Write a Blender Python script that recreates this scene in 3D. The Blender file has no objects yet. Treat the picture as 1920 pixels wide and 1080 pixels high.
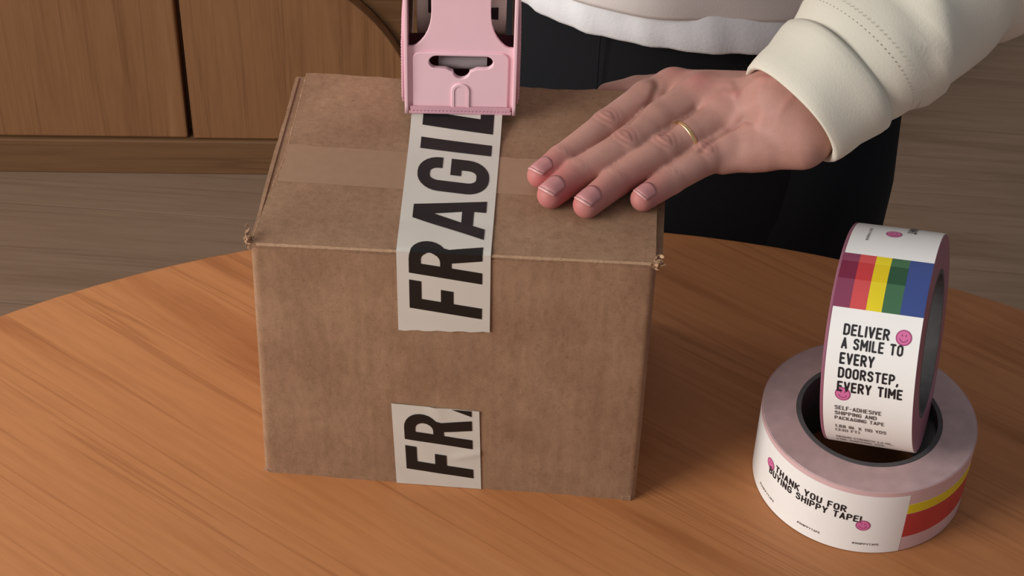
import bpy, bmesh, math, random
import numpy as np
from mathutils import Vector, Matrix

random.seed(7)
rng = np.random.default_rng(7)
sc = bpy.context.scene
COL = sc.collection
PI = math.pi

# ------------------------------------------------------------------ camera
cam_d = bpy.data.cameras.new('camera')
cam = bpy.data.objects.new('camera', cam_d)
COL.objects.link(cam)
sc.camera = cam
cam_d.sensor_width = 36.0
cam_d.lens = 3500.0 / 1920.0 * 36.0
cam_d.clip_start = 0.02
_R = Matrix(((0.99656258, -0.07120141, 0.04234833),
             (0.078649, 0.65255661, -0.75364727),
             (0.02602607, 0.75438732, 0.65591342)))
cam.matrix_world = Matrix.Translation((0.17412581, -0.713508, 0.77112965)) @ _R.to_4x4()

# ------------------------------------------------------------------ light
sc.view_settings.view_transform = 'Standard'
sc.view_settings.look = 'None'
sc.view_settings.gamma = 1.0
sc.view_settings.use_curve_mapping = False
sc.view_settings.exposure = 0.15
world = bpy.data.worlds.new('room_ambient')
sc.world = world
world.use_nodes = True
bg = world.node_tree.nodes['Background']
bg.inputs[0].default_value = (0.90, 0.92, 1.0, 1)
bg.inputs[1].default_value = 0.23


def area(name, loc, target, size, size_y, power, color):
    d = bpy.data.lights.new(name, 'AREA')
    d.shape = 'RECTANGLE'
    d.size, d.size_y = size, size_y
    d.energy = power
    d.color = color
    o = bpy.data.objects.new(name, d)
    COL.objects.link(o)
    o.location = loc
    o.rotation_euler = (Vector(target) - Vector(loc)).to_track_quat('-Z', 'Y').to_euler()
    return o


area('window_light', (-1.05, 0.42, 0.72), (0.10, 0.06, 0.08), 0.7, 0.7, 3.5, (1.0, 0.95, 0.89))
area('front_window_light', (-1.25, -0.75, 0.75), (0.15, 0.03, 0.05), 0.9, 0.9, 27, (1.0, 0.96, 0.92))


# ------------------------------------------------------------------ helpers
def lin(r, g, b):
    f = lambda c: (c / 255 / 12.92) if c / 255 <= 0.04045 else ((c / 255 + 0.055) / 1.055) ** 2.4
    return (f(r), f(g), f(b), 1.0)


class NT:
    """small node-tree writer"""
    def __init__(self, name):
        self.m = bpy.data.materials.new(name)
        self.m.use_nodes = True
        self.t = self.m.node_tree
        self.b = self.t.nodes['Principled BSDF']

    def n(self, kind, **kw):
        nd = self.t.nodes.new(kind)
        for k, v in kw.items():
            setattr(nd, k, v)
        return nd

    def l(self, a, b):
        self.t.links.new(a, b)

    def coords(self, scale=(1, 1, 1), rot=(0, 0, 0), which='Object'):
        tc = self.n('ShaderNodeTexCoord')
        out = tc.outputs[which]
        if any(rot):
            mr = self.n('ShaderNodeMapping')
            mr.inputs['Rotation'].default_value = rot
            self.l(out, mr.inputs['Vector'])
            out = mr.outputs[0]
        mp = self.n('ShaderNodeMapping')
        mp.inputs['Scale'].default_value = scale
        self.l(out, mp.inputs['Vector'])
        return mp.outputs[0]

    def noise(self, vec, scale, detail=4, rough=.5, dist=0.0):
        nd = self.n('ShaderNodeTexNoise')
        nd.inputs['Scale'].default_value = scale
        nd.inputs['Detail'].default_value = detail
        nd.inputs['Roughness'].default_value = rough
        nd.inputs['Distortion'].default_value = dist
        self.l(vec, nd.inputs['Vector'])
        return nd.outputs['Fac']

    def ramp(self, fac, stops, interp='LINEAR'):
        nd = self.n('ShaderNodeValToRGB')
        cr = nd.color_ramp
        cr.interpolation = interp
        while len(cr.elements) < len(stops):
            cr.elements.new(0.5)
        for e, (p, c) in zip(cr.elements, stops):
            e.position = p
            e.color = c
        self.l(fac, nd.inputs[0])
        return nd.outputs[0]

    def mix(self, fac, a, b, mode='MIX'):
        nd = self.n('ShaderNodeMix', data_type='RGBA', blend_type=mode)
        for sock, v in ((nd.inputs[0], fac), (nd.inputs[6], a), (nd.inputs[7], b)):
            if hasattr(v, 'links'):
                self.l(v, sock)
            else:
                sock.default_value = v
        return nd.outputs[2]

    def math(self, op, a, b=0.0):
        nd = self.n('ShaderNodeMath', operation=op)
        for sock, v in ((nd.inputs[0], a), (nd.inputs[1], b)):
            if hasattr(v, 'links'):
                self.l(v, sock)
            else:
                sock.default_value = v
        return nd.outputs[0]

    def bump(self, h, strength=.2, dist=.001):
        nd = self.n('ShaderNodeBump')
        nd.inputs['Strength'].default_value = strength
        nd.inputs['Distance'].default_value = dist
        self.l(h, nd.inputs['Height'])
        self.l(nd.outputs[0], self.b.inputs['Normal'])

    def set(self, color=None, rough=.5, spec=.5, **kw):
        if color is not None:
            if hasattr(color, 'links'):
                self.l(color, self.b.inputs['Base Color'])
            else:
                self.b.inputs['Base Color'].default_value = color
        self.b.inputs['Roughness'].default_value = rough
        self.b.inputs['Specular IOR Level'].default_value = spec
        for k, v in kw.items():
            self.b.inputs[k].default_value = v
        return self.m


def plain(name, rgb, rough=.5, spec=.5, noise_amt=.06, nscale=60, **kw):
    m = NT(name)
    f = m.noise(m.coords(), nscale, 3)
    c = lin(*rgb)
    lo = tuple(x * (1 - noise_amt) for x in c[:3]) + (1,)
    hi = tuple(min(1, x * (1 + noise_amt)) for x in c[:3]) + (1,)
    return m.set(m.ramp(f, [(.3, lo), (.7, hi)]), rough, spec, **kw)


def mat_wood(name, base, dark, light, rot=0.0, scale=1.0, rough=.4, spec=.4, axis='x'):
    m = NT(name)
    st = {'x': (1.2, 16, 16), 'z': (16, 16, 1.0)}[axis]
    st = tuple(s * scale for s in st)
    v = m.coords(st, (0, 0, rot))
    a = m.noise(v, 1.2, 6, .6, .6)
    fine = m.noise(m.coords(tuple(s * 5 for s in st), (0, 0, rot)), 2.0, 4, .6)
    broad = m.noise(m.coords(tuple(s * .22 for s in st), (0, 0, rot)), 1.3, 2)
    c = m.ramp(a, [(.30, lin(*dark)), (.47, lin(*base)), (.62, lin(*base)), (.78, lin(*light))])
    c2 = m.ramp(fine, [(.3, (.90, .88, .86, 1)), (.6, (1.02, 1.02, 1.02, 1))])
    c3 = m.ramp(broad, [(.35, (.93, .92, .91, 1)), (.65, (1.03, 1.03, 1.03, 1))])
    c = m.mix(1.0, m.mix(1.0, c, c2, 'MULTIPLY'), c3, 'MULTIPLY')
    # thin dark pores / grain lines
    ln = m.noise(m.coords(tuple(s * f for s, f in zip(st, ((.45, 2.4, 2.4) if axis == 'x' else (2.4, 2.4, .45)))), (0, 0, rot)), 1.0, 3, .5, .3)
    w = m.ramp(ln, [(.485, (0, 0, 0, 1)), (.5, (1, 1, 1, 1)), (.515, (0, 0, 0, 1))])
    c = m.mix(m.math('MULTIPLY', w, .5), c, tuple(v * .8 for v in lin(*dark)[:3]) + (1,))
    m.bump(fine, .08, .0006)
    return m.set(c, rough, spec)


M = {}
M['table'] = mat_wood('oiled_table_wood', (189, 126, 78), (164, 102, 58), (198, 138, 90), rot=math.radians(32), scale=1.35, rough=.42, spec=.35)
M['cabinet'] = mat_wood('cabinet_wood', (158, 112, 74), (134, 92, 58), (172, 126, 86), axis='z', rough=.5, scale=1.1)
M['plinth'] = mat_wood('plinth_wood', (134, 98, 66), (112, 80, 52), (146, 110, 76), axis='x', rough=.5)
M['carcass'] = mat_wood('shaded_cabinet_wood', (130, 94, 62), (108, 76, 48), (142, 104, 68), axis='x', rough=.5)  # cabinet wood again, the shade of the recess put into its colour
M['floor'] = mat_wood('floor_plank_wood', (158, 132, 110), (140, 114, 92), (172, 146, 122), axis='x', rough=.55, scale=.8)
M['wall'] = plain('painted_wall', (200, 195, 186), .8, .2)


def mat_card():
    m = NT('brown_cardboard')
    f = m.noise(m.coords((1, 1, 1)), 900, 3, .7)
    g = m.noise(m.coords((1, 1, 1)), 28, 3, .5)
    flute = m.n('ShaderNodeTexWave', wave_type='BANDS', bands_direction='X')
    flute.inputs['Scale'].default_value = 34
    flute.inputs['Distortion'].default_value = 1.2
    flute.inputs['Detail'].default_value = 1
    m.l(m.coords(), flute.inputs['Vector'])
    c = m.ramp(g, [(.3, lin(145, 112, 87)), (.7, lin(160, 127, 100))])
    sp = m.ramp(f, [(.30, (.78, .75, .72, 1)), (.45, (1, 1, 1, 1)), (.58, (1, 1, 1, 1)), (.70, (1.16, 1.16, 1.15, 1))])
    mot = m.noise(m.coords((1, 1, .45)), 330, 3, .6)
    c = m.mix(1.0, c, m.ramp(mot, [(.32, (.90, .89, .88, 1)), (.5, (1, 1, 1, 1)), (.68, (1.08, 1.08, 1.07, 1))]), 'MULTIPLY')
    col_ = m.noise(m.coords((1, 1, .04)), 190, 2, .5)
    c = m.mix(1.0, c, m.ramp(col_, [(.35, (.95, .95, .94, 1)), (.65, (1.04, 1.04, 1.04, 1))]), 'MULTIPLY')
    c = m.mix(1.0, c, sp, 'MULTIPLY')
    # sparse dark flecks
    vo = m.n('ShaderNodeTexVoronoi')
    vo.inputs['Scale'].default_value = 60
    m.l(m.coords(), vo.inputs['Vector'])
    fl = m.ramp(vo.outputs['Distance'], [(.03, (1, 1, 1, 1)), (.055, (0, 0, 0, 1))])
    c = m.mix(m.math('MULTIPLY', fl, .5), c, lin(96, 62, 44))
    c = m.mix(m.math('MULTIPLY', flute.outputs['Fac'], .05), c, lin(120, 84, 60))
    h = m.math('ADD', m.math('MULTIPLY', f, .5), m.math('MULTIPLY', flute.outputs['Fac'], .5))
    m.bump(h, .12, .0004)
    return m.set(c, .78, .2)


M['card'] = mat_card()
M['card_edge'] = plain('torn_cardboard_edge', (172, 138, 110), .9, .1, .16, 700)
M['card_dark'] = plain('cardboard_inside', (120, 86, 62), .9, .1)
M['tape_white'] = plain('white_paper_tape', (208, 202, 190), .42, .4, .02)
M['print_black'] = plain('black_tape_print', (27, 25, 24), .45, .35, .04)
M['clear_tape'] = plain('clear_tape_band', (158, 125, 98), .40, .45, .04, 200)
M['pink'] = plain('pink_plastic', (250, 206, 214), .38, .5, .015)
M['pink_dark'] = plain('dusky_pink_plastic', (222, 168, 180), .4, .5, .03)
M['pink_shaded'] = plain('shaded_pink_plastic', (92, 48, 58), .5, .4)  # pink plastic with the shade inside the frame painted in
M['roller'] = plain('grey_roller', (150, 138, 138), .5, .4)
M['black'] = plain('black_gap', (26, 20, 20), .7, .2)
M['label'] = plain('white_label_tape', (250, 248, 243), .28, .5, .01)
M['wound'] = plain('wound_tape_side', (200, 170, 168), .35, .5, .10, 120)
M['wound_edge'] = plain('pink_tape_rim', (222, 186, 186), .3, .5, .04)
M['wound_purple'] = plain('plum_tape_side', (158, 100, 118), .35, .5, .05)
M['core'] = plain('grey_cardboard_core', (92, 90, 90), .8, .2, .1, 200)
M['ink'] = plain('label_black_ink', (38, 34, 36), .4, .4)
M['ink_soft'] = plain('label_grey_ink', (96, 88, 84), .4, .4)
M['smile'] = plain('pink_smiley_ink', (222, 118, 168), .35, .4, .02)
M['smile_dark'] = plain('plum_smiley_ink', (172, 76, 124), .35, .4, .02)
M['magenta'] = plain('plum_stripe_ink', (140, 66, 92), .3, .5, .05)
M['magenta_deep'] = plain('deep_plum_stripe_ink', (122, 36, 64), .3, .5, .05)
M['red'] = plain('red_stripe_ink', (214, 84, 84), .3, .5, .03)
M['red_deep'] = plain('deep_red_stripe_ink', (200, 60, 62), .3, .5, .03)
M['yellow'] = plain('yellow_stripe_ink', (236, 214, 40), .3, .5, .03)
M['yellow_deep'] = plain('deep_yellow_stripe_ink', (228, 200, 24), .3, .5, .03)
M['green'] = plain('green_stripe_ink', (70, 112, 78), .3, .5, .03)
M['green_deep'] = plain('deep_green_stripe_ink', (44, 84, 56), .3, .5, .03)
M['blue'] = plain('blue_stripe_ink', (62, 80, 140), .3, .5, .03)
M['gold'] = plain('gold', (240, 204, 150), .3, .5, .0, Metallic=1.0)
M['nail'] = plain('fingernail', (188, 128, 126), .3, .5, .03)
M['nail_tip'] = plain('fingernail_free_edge', (206, 150, 144), .35, .5, .02)
M['stitch'] = plain('sewing_thread', (176, 166, 148), .8, .2)
M['hair'] = plain('fine_arm_hair', (44, 32, 26), .6, .3)


def mat_cloth(name, rgb, scale=900, bump=.25, sheen=.1):
    m = NT(name)
    f = m.noise(m.coords(), scale, 2, .6)
    g = m.noise(m.coords(), 26, 3, .5)
    c = lin(*rgb)
    lo = tuple(x * .93 for x in c[:3]) + (1,)
    col = m.ramp(g, [(.3, lo), (.7, c)])
    m.bump(f, bump, .0005)
    return m.set(col, .92, .15, **{'Sheen Weight': sheen})


M['cream'] = mat_cloth('cream_sweatshirt_cotton', (226, 220, 202))
M['cream_lightened'] = mat_cloth('lightened_sweatshirt_cotton', (238, 230, 225))  # sweatshirt cloth again, its colour lightened against the shade on the trunk
M['tee'] = mat_cloth('white_tshirt_cotton', (238, 238, 240), 400, .5, .3)
M['trouser'] = mat_cloth('black_trouser_cloth', (26, 26, 29), 1200, .3, 0.0)


def mat_skin():
    m = NT('skin')
    at = m.n('ShaderNodeAttribute', attribute_name='tint')
    f = m.noise(m.coords(), 55, 4, .6)
    fine = m.noise(m.coords(), 1100, 3, .6)
    base = m.ramp(f, [(.3, lin(176, 130, 116)), (.7, lin(192, 144, 130))])
    c = m.mix(at.outputs['Fac'], base, lin(186, 98, 98))
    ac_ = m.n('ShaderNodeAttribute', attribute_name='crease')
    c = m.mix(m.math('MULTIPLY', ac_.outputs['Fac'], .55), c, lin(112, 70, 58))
    m.bump(fine, .25, .0004)
    m.b.inputs['Subsurface Radius'].default_value = (1.0, .35, .2)
    m.b.subsurface_method = 'RANDOM_WALK' if hasattr(m.b, 'subsurface_method') else m.b.subsurface_method
    return m.set(c, .54, .34, **{'Subsurface Weight': .12, 'Subsurface Scale': .004})


M['skin'] = mat_skin()


def link(name, me, mat, parent=None, smooth=False, **props):
    if isinstance(me, bmesh.types.BMesh):
        m = bpy.data.meshes.new(name)
        me.normal_update()
        me.to_mesh(m)
        me.free()
        me = m
    if mat is not None:
        me.materials.clear()
        me.materials.append(mat)
    if smooth:
        for p in me.polygons:
            p.use_smooth = True
    o = bpy.data.objects.new(name, me)
    COL.objects.link(o)
    o.parent = parent
    for k, v in props.items():
        o[k] = v
    return o


def empty(name, loc, label=None, cat=None, rot=None, group=None):
    o = bpy.data.objects.new(name, None)
    o.empty_display_size = .02
    COL.objects.link(o)
    o.location = loc
    if rot is not None:
        o.rotation_euler = rot
    if label:
        o['label'] = label
    if cat:
        o['category'] = cat
    if group:
        o['group'] = group
    return o


def world_child(o):
    """mesh is written in world coordinates: cancel the parent's transform"""
    p = o.parent
    mw = Matrix.Translation(p.location) @ p.rotation_euler.to_matrix().to_4x4()
    q = p.parent
    while q is not None:
        mw = (Matrix.Translation(q.location) @ q.rotation_euler.to_matrix().to_4x4()) @ mw
        q = q.parent
    o.data.transform(mw.inverted())
    return o


def box_bm(x0, x1, y0, y1, z0, z1, bev=0.0, seg=2):
    bm = bmesh.new()
    bmesh.ops.create_cube(bm, size=1)
    for v in bm.verts:
        v.co = Vector(((x0 + x1) / 2 + v.co.x * (x1 - x0), (y0 + y1) / 2 + v.co.y * (y1 - y0), (z0 + z1) / 2 + v.co.z * (z1 - z0)))
    if bev:
        bmesh.ops.bevel(bm, geom=list(bm.edges), offset=bev, segments=seg, profile=.5, affect='EDGES')
    return bm


def pydata(verts, faces):
    m = bpy.data.meshes.new('m')
    m.from_pydata([tuple(v) for v in verts], [], faces)
    m.update()
    return m


def fill_loops(loops, extrude=0.0, bevel=0.0, res=2):
    """2-D outline(s) with holes -> mesh in the XY plane"""
    c = bpy.data.curves.new('c', 'CURVE')
    c.dimensions = '2D'
    c.fill_mode = 'BOTH'
    c.extrude = extrude
    c.bevel_depth = bevel
    c.bevel_resolution = res
    c.offset = -bevel
    for lp in loops:
        s = c.splines.new('POLY')
        s.points.add(len(lp) - 1)
        for p, q in zip(s.points, lp):
            p.co = (q[0], q[1], 0, 1)
        s.use_cyclic_u = True
    o = bpy.data.objects.new('c', c)
    COL.objects.link(o)
    dg = bpy.context.evaluated_depsgraph_get()
    me = bpy.data.meshes.new_from_object(o.evaluated_get(dg))
    bpy.data.objects.remove(o)
    return me


def arc(cx, cy, r, a0, a1, n=10, ry=None):
    ry = r if ry is None else ry
    return [(cx + r * math.cos(math.radians(a0 + (a1 - a0) * i / n)), cy + ry * math.sin(math.radians(a0 + (a1 - a0) * i / n))) for i in range(n + 1)]


def rrect(x0, x1, y0, y1, r, n=6):
    return (arc(x1 - r, y1 - r, r, 0, 90, n) + arc(x0 + r, y1 - r, r, 90, 180, n)
            + arc(x0 + r, y0 + r, r, 180, 270, n) + arc(x1 - r, y0 + r, r, 270, 360, n))


def tube_mesh(pts, rads, nseg=16, caps=True, frames=None):
    """loft of elliptical rings; rads = (a, b) per point"""
    pts = [Vector(p) for p in pts]
    V, F = [], []
    up = Vector((0, 0, 1))
    for i, p in enumerate(pts):
        t = (pts[min(i + 1, len(pts) - 1)] - pts[max(i - 1, 0)]).normalized()
        s = t.cross(up).normalized()
        if s.length < .01:
            s = Vector((1, 0, 0))
        b = s.cross(t).normalized()
        a_, b_ = rads[i] if isinstance(rads[i], tuple) else (rads[i], rads[i])
        for k in range(nseg):
            th = 2 * PI * k / nseg
            V.append(p + s * a_ * math.cos(th) + b * b_ * math.sin(th))
    n = len(pts)
    for i in range(n - 1):
        for k in range(nseg):
            k2 = (k + 1) % nseg
            F.append((i * nseg + k, i * nseg + k2, (i + 1) * nseg + k2, (i + 1) * nseg + k))
    if caps:
        F.append(tuple(range(nseg))[::-1])
        F.append(tuple(range((n - 1) * nseg, n * nseg)))
    return V, F


# ------------------------------------------------------------------ lettering engine (strokes)
def G():
    g = {}
    A = lambda cx, cy, rx, ry, a0, a1, n=6: [(cx + rx * math.cos(math.radians(a0 + (a1 - a0) * i / n)), cy + ry * math.sin(math.radians(a0 + (a1 - a0) * i / n))) for i in range(n + 1)]
    w = .42
    g['A'] = (w, [[(0, 0), (w / 2, 1), (w, 0)], [(.07, .27), (w - .07, .27)]])
    g['B'] = (w, [[(0, 0), (0, 1), (.22, 1)] + A(.22, .77, .18, .23, 90, -90)[1:] + [(0, .54)], [(.2, .54)] + A(.22, .27, .2, .27, 90, -90) + [(0, 0)]])
    g['C'] = (w, [A(.21, .75, .21, .25, 10, 180) + A(.21, .25, .21, .25, 180, 350)])
    g['D'] = (w, [[(0, 0), (0, 1), (.18, 1)] + A(.18, .74, .24, .26, 90, 0)[1:] + A(.18, .26, .24, .26, 0, -90) + [(0, 0)]])
    g['E'] = (.36, [[(.36, 1), (0, 1), (0, 0), (.36, 0)], [(0, .52), (.31, .52)]])
    g['F'] = (.35, [[(.36, 1), (0, 1), (0, 0)], [(0, .5), (.31, .5)]])
    g['G'] = (w, [A(.21, .75, .21, .25, 10, 180) + A(.21, .25, .21, .25, 180, 360) + [(w, .47), (.24, .47)]])
    g['H'] = (w, [[(0, 0), (0, 1)], [(w, 0), (w, 1)], [(0, .5), (w, .5)]])
    g['I'] = (.0, [[(0, 0), (0, 1)]])
    g['J'] = (.34, [[(.34, 1), (.34, .24)] + A(.17, .22, .17, .22, 0, -180)])
    g['K'] = (w, [[(0, 0), (0, 1)], [(w, 1), (0, .42)], [(.14, .56), (w, 0)]])
    g['L'] = (.34, [[(0, 1), (0, 0), (.34, 0)]])
    g['M'] = (.56, [[(0, 0), (0, 1), (.28, .35), (.56, 1), (.56, 0)]])
    g['N'] = (.44, [[(0, 0), (0, 1), (.44, 0), (.44, 1)]])
    g['O'] = (w, [A(.21, .75, .21, .25, 0, 180) + A(.21, .25, .21, .25, 180, 360) + [(w, .75)]])
    g['P'] = (w, [[(0, 0), (0, 1), (.2, 1)] + A(.2, .73, .21, .27, 90, -90)[1:] + [(0, .46)]])
    g['Q'] = (w, g['O'][1] + [[(.26, .22), (w, -.04)]])
    g['R'] = (w, [[(0, 0), (0, 1), (.2, 1)] + A(.2, .74, .21, .26, 90, -90)[1:] + [(0, .48)], [(.2, .48), (w, 0)]])
    g['S'] = (w, [A(.21, .76, .2, .24, 15, 200, 7) + [(.34, .48)] + A(.21, .25, .2, .25, 30, -165, 7)])
    g['T'] = (w, [[(0, 1), (w, 1)], [(w / 2, 1), (w / 2, 0)]])
    g['U'] = (w, [[(0, 1), (0, .25)] + A(.21, .24, .21, .24, 180, 360) + [(w, 1)]])
    g['V'] = (w, [[(0, 1), (w / 2, 0), (w, 1)]])
    g['W'] = (.62, [[(0, 1), (.15, 0), (.31, .75), (.47, 0), (.62, 1)]])
    g['X'] = (w, [[(0, 0), (w, 1)], [(0, 1), (w, 0)]])
    g['Y'] = (w, [[(0, 1), (w / 2, .45), (w, 1)], [(w / 2, .45), (w / 2, 0)]])
    g['Z'] = (w, [[(0, 1), (w, 1), (0, 0), (w, 0)]])
    g['0'] = g['O']
    g['1'] = (.14, [[(0, .82), (.14, 1), (.14, 0)]])
    g['2'] = (w, [A(.21, .74, .2, .26, 170, 0) + [(0, 0), (w, 0)]])
    g['3'] = (w, [A(.2, .76, .2, .24, 160, -90), A(.2, .26, .21, .26, 90, -160)])
    g['5'] = (w, [[(.38, 1), (.04, 1), (.02, .55), (.2, .6)] + A(.2, .3, .21, .3, 90, -160)])
    g['8'] = (w, [A(.21, .76, .19, .24, -90, 270, 10), A(.21, .26, .21, .26, 90, 450, 10)])
    g['.'] = (.02, [[(0, 0), (.02, 0)]])
    g[','] = (.06, [[(.06, .05), (0, -.16)]])
    g['!'] = (.02, [[(0, 1), (0, .32)], [(0, 0), (.02, 0)]])
    g['-'] = (.22, [[(0, .45), (.22, .45)]])
    g['('] = (.12, [A(.16, .5, .16, .6, 120, 240)])
    g[')'] = (.12, [A(-.04, .5, .16, .6, 60, -60)])
    g['#'] = (.42, [[(.1, 0), (.18, 1)], [(.26, 0), (.34, 1)], [(0, .33), (.4, .33)], [(.02, .67), (.42, .67)]])
    return g


GL = G()


def stroke_text(text, size, weight=.15, width=None, squeeze=1.0, gap=.12, xs=1.0):
    """-> verts (x right, y up) in metres, faces; baseline y=0, left x=0"""
    V, F = [], []
    x = 0.0
    hw = weight / 2
    for ch in text:
        if ch == ' ':
            x += .30 + weight
            continue
        adv, strokes = GL[ch]
        for st in strokes:
            pts = [((p[0] * squeeze + x + hw), hw + p[1] * (1 - weight)) for p in st]
            for i in range(len(pts) - 1):
                ax, ay = pts[i]
                bx, by = pts[i + 1]
                L = math.hypot(bx - ax, by - ay)
                if L < 1e-6:
                    continue
                nx, ny = -(by - ay) / L * hw, (bx - ax) / L * hw
                k = max(1, int(L / .26))
                for q in range(k):
                    t0, t1 = q / k, (q + 1) / k
                    b = len(V)
                    V += [(ax + (bx - ax) * t0 + nx, ay + (by - ay) * t0 + ny), (ax + (bx - ax) * t0 - nx, ay + (by - ay) * t0 - ny),
                          (ax + (bx - ax) * t1 - nx, ay + (by - ay) * t1 - ny), (ax + (bx - ax) * t1 + nx, ay + (by - ay) * t1 + ny)]
                    F.append((b, b + 1, b + 2, b + 3))
            for p in pts:
                b = len(V)
                V += [(p[0] + hw * math.cos(PI / 4 * j + PI / 8), p[1] + hw * math.sin(PI / 4 * j + PI / 8)) for j in range(8)]
                F.append(tuple(range(b, b + 8)))
        x += adv * squeeze + weight + gap
    x -= gap
    sx = size * xs
    if width is not None:
        sx = width / x
    return [(vx * sx, vy * size) for vx, vy in V], F


# ------------------------------------------------------------------ FRAGILE glyphs, in mm: r along the reading direction, c from baseline (0) to cap (37.2)
def frag_glyphs():
    H = 37.2
    g = {}
    g['F'] = (18.6, [[(0, 0), (7.2, 0), (7.2, 14.6), (15.3, 14.6), (15.3, 21), (7.2, 21), (7.2, H - 6.2), (18.8, H - 6.2), (18.8, H), (0, H)]])
    g['R'] = (22.5, [[(0, 0), (7.2, 0), (7.2, 15.5), (10.3, 15.5), (14.6, 0), (22.3, 0), (17.3, 16.9)]
                     + arc(9.5, 27.1, 12.3, -48, 90, 10, 10.1) + [(0, H)],
                     [(7.2, 21.3), (10, 21.3)] + arc(10, 26.2, 4.9, -90, 90, 8, 4.9) + [(7.2, 31.1)]])
    g['A'] = (31.2, [[(0, 0), (8.6, 0), (10.6, 6.2), (21.6, 6.2), (21.9, 0), (31.2, 0), (22.2, H), (11.6, H)],
                     [(12.2, 12.2), (16.5, 26.5), (20.6, 12.2)]])
    o = [(0, 11.5)] + arc(13.5, 11.3, 13.5, 180, 270, 7, 11.3) + arc(15.5, 11.3, 13.5, 270, 360, 7, 11.3)
    o += [(29, 20.2), (14.8, 20.2), (14.8, 14.6), (19.8, 14.6), (19.8, 11.5)]
    o += arc(16, 11, 3.8, 0, -90, 5, 4.4) + arc(13, 11, 3.8, 270, 180, 5, 4.4)
    o += arc(13, 26.2, 3.8, 180, 90, 5, 4.6) + arc(16, 26.2, 3.8, 90, 0, 5, 4.6) + [(19.8, 24.6), (29, 24.6)]
    o += arc(15.5, 25.9, 13.5, 0, 90, 7, 11.3) + arc(13.5, 25.9, 13.5, 90, 180, 7, 11.3)
    g['G'] = (29, [o])
    g['I'] = (9.5, [[(0, 0), (9.3, 0), (9.3, H), (0, H)]])
    g['L'] = (22, [[(0, 0), (22, 0), (22, 7), (9.3, 7), (9.3, H), (0, H)]])
    g['E'] = (22, [[(0, 0), (21, 0), (21, 6.5), (9, 6.5), (9, 15.5), (18, 15.5), (18, 21.5), (9, 21.5), (9, H - 6.5), (21, H - 6.5), (21, H), (0, H)]])
    return g


FG = frag_glyphs()


def frag_mesh(seq, slant=.12):
    """seq: (letter, r0 in mm, width scale) -> bmesh in the (r, t) plane, t = lateral mm on the tape (baseline +19.6, caps -17.6)"""
    bm = bmesh.new()
    for ch, r0, ws in seq:
        wd, loops = FG[ch]
        lp = [[((r0 + p[0] * ws + slant * p[1]), 19.6 - p[1]) for p in L] for L in loops]
        me = fill_loops(lp)
        bm.from_mesh(me)
        bpy.data.meshes.remove(me)
    bmesh.ops.triangulate(bm, faces=bm.faces)
    return bm


def slice_bm(bm, values, axis=0):
    for v in values:
        co = [0, 0, 0]
        no = [0, 0, 0]
        co[axis] = v
        no[axis] = 1
        geom = list(bm.verts) + list(bm.edges) + list(bm.faces)
        bmesh.ops.bisect_plane(bm, geom=geom, plane_co=co, plane_no=no, dist=1e-5)


def clip_bm(bm, co, no):
    geom = list(bm.verts) + list(bm.edges) + list(bm.faces)
    bmesh.ops.bisect_plane(bm, geom=geom, plane_co=co, plane_no=no, dist=1e-5, clear_outer=True)


# ================================================================== SETTING
FZ = -0.74
floor = link('floor', box_bm(-2.2, 2.6, -2.4, 2.6, FZ - .06, FZ - .012), M['black'], None, kind='structure')
plank_w, plank_l = .19, 7.0
k = 0
pl_me = None
y = -2.3
while y < 2.5:
    off = random.uniform(-.9, .9)
    x = -2.2 + off - .9
    while x < 2.6:
        x0, x1 = max(x, -2.2), min(x + plank_l, 2.6)
        if x1 - x0 > .1:
            bm = box_bm(x0 + .0005, x1 - .0005, y + .0005, y + plank_w - .0005, FZ - .014, FZ - .0001, .0003, 1)
            link('floor_plank', bm, M['floor'], floor)
        x += plank_l
    y += plank_w
link('wall_back', box_bm(-2.2, 2.6, 1.75, 1.85, FZ, 1.9), M['wall'], None, kind='structure')

# ------------------------------------------------------------------ sideboard behind
sb = empty('sideboard', (-.456, 1.199, FZ), 'wooden sideboard with a round-cornered door standing on the floor behind the table', 'sideboard', (0, 0, math.radians(5.4)))
link('plinth', box_bm(-.9, .86, -.003, .42, 0, .0535, .002), M['plinth'], sb)
link('carcass', box_bm(-.9, .86, .024, .42, .0535, .74, .002), M['carcass'], sb)
link('door', box_bm(-.42, .0945, 0, .02, .0565, .72, .003), M['cabinet'], sb)
link('door', box_bm(-.88, -.425, 0, .02, .0565, .72, .003), M['cabinet'], sb)
lp = [(.1015, .0565)] + arc(.152, .085, .242, -6.7, 90, 30) + [(.1015, .327)]
me = fill_loops([lp], extrude=.009, bevel=.0015)
me.transform(Matrix.Translation((0, .0105, 0)) @ Matrix.Rotation(PI / 2, 4, 'X'))
link('door', me, M['cabinet'], sb, label='door with a large quarter-round corner')
link('side_panel', box_bm(.84, .86, .0, .024, .0565, .74, .002), M['cabinet'], sb)
link('top_panel', box_bm(-.91, .87, -.012, .43, .74, .765, .004), M['cabinet'], sb)

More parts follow.
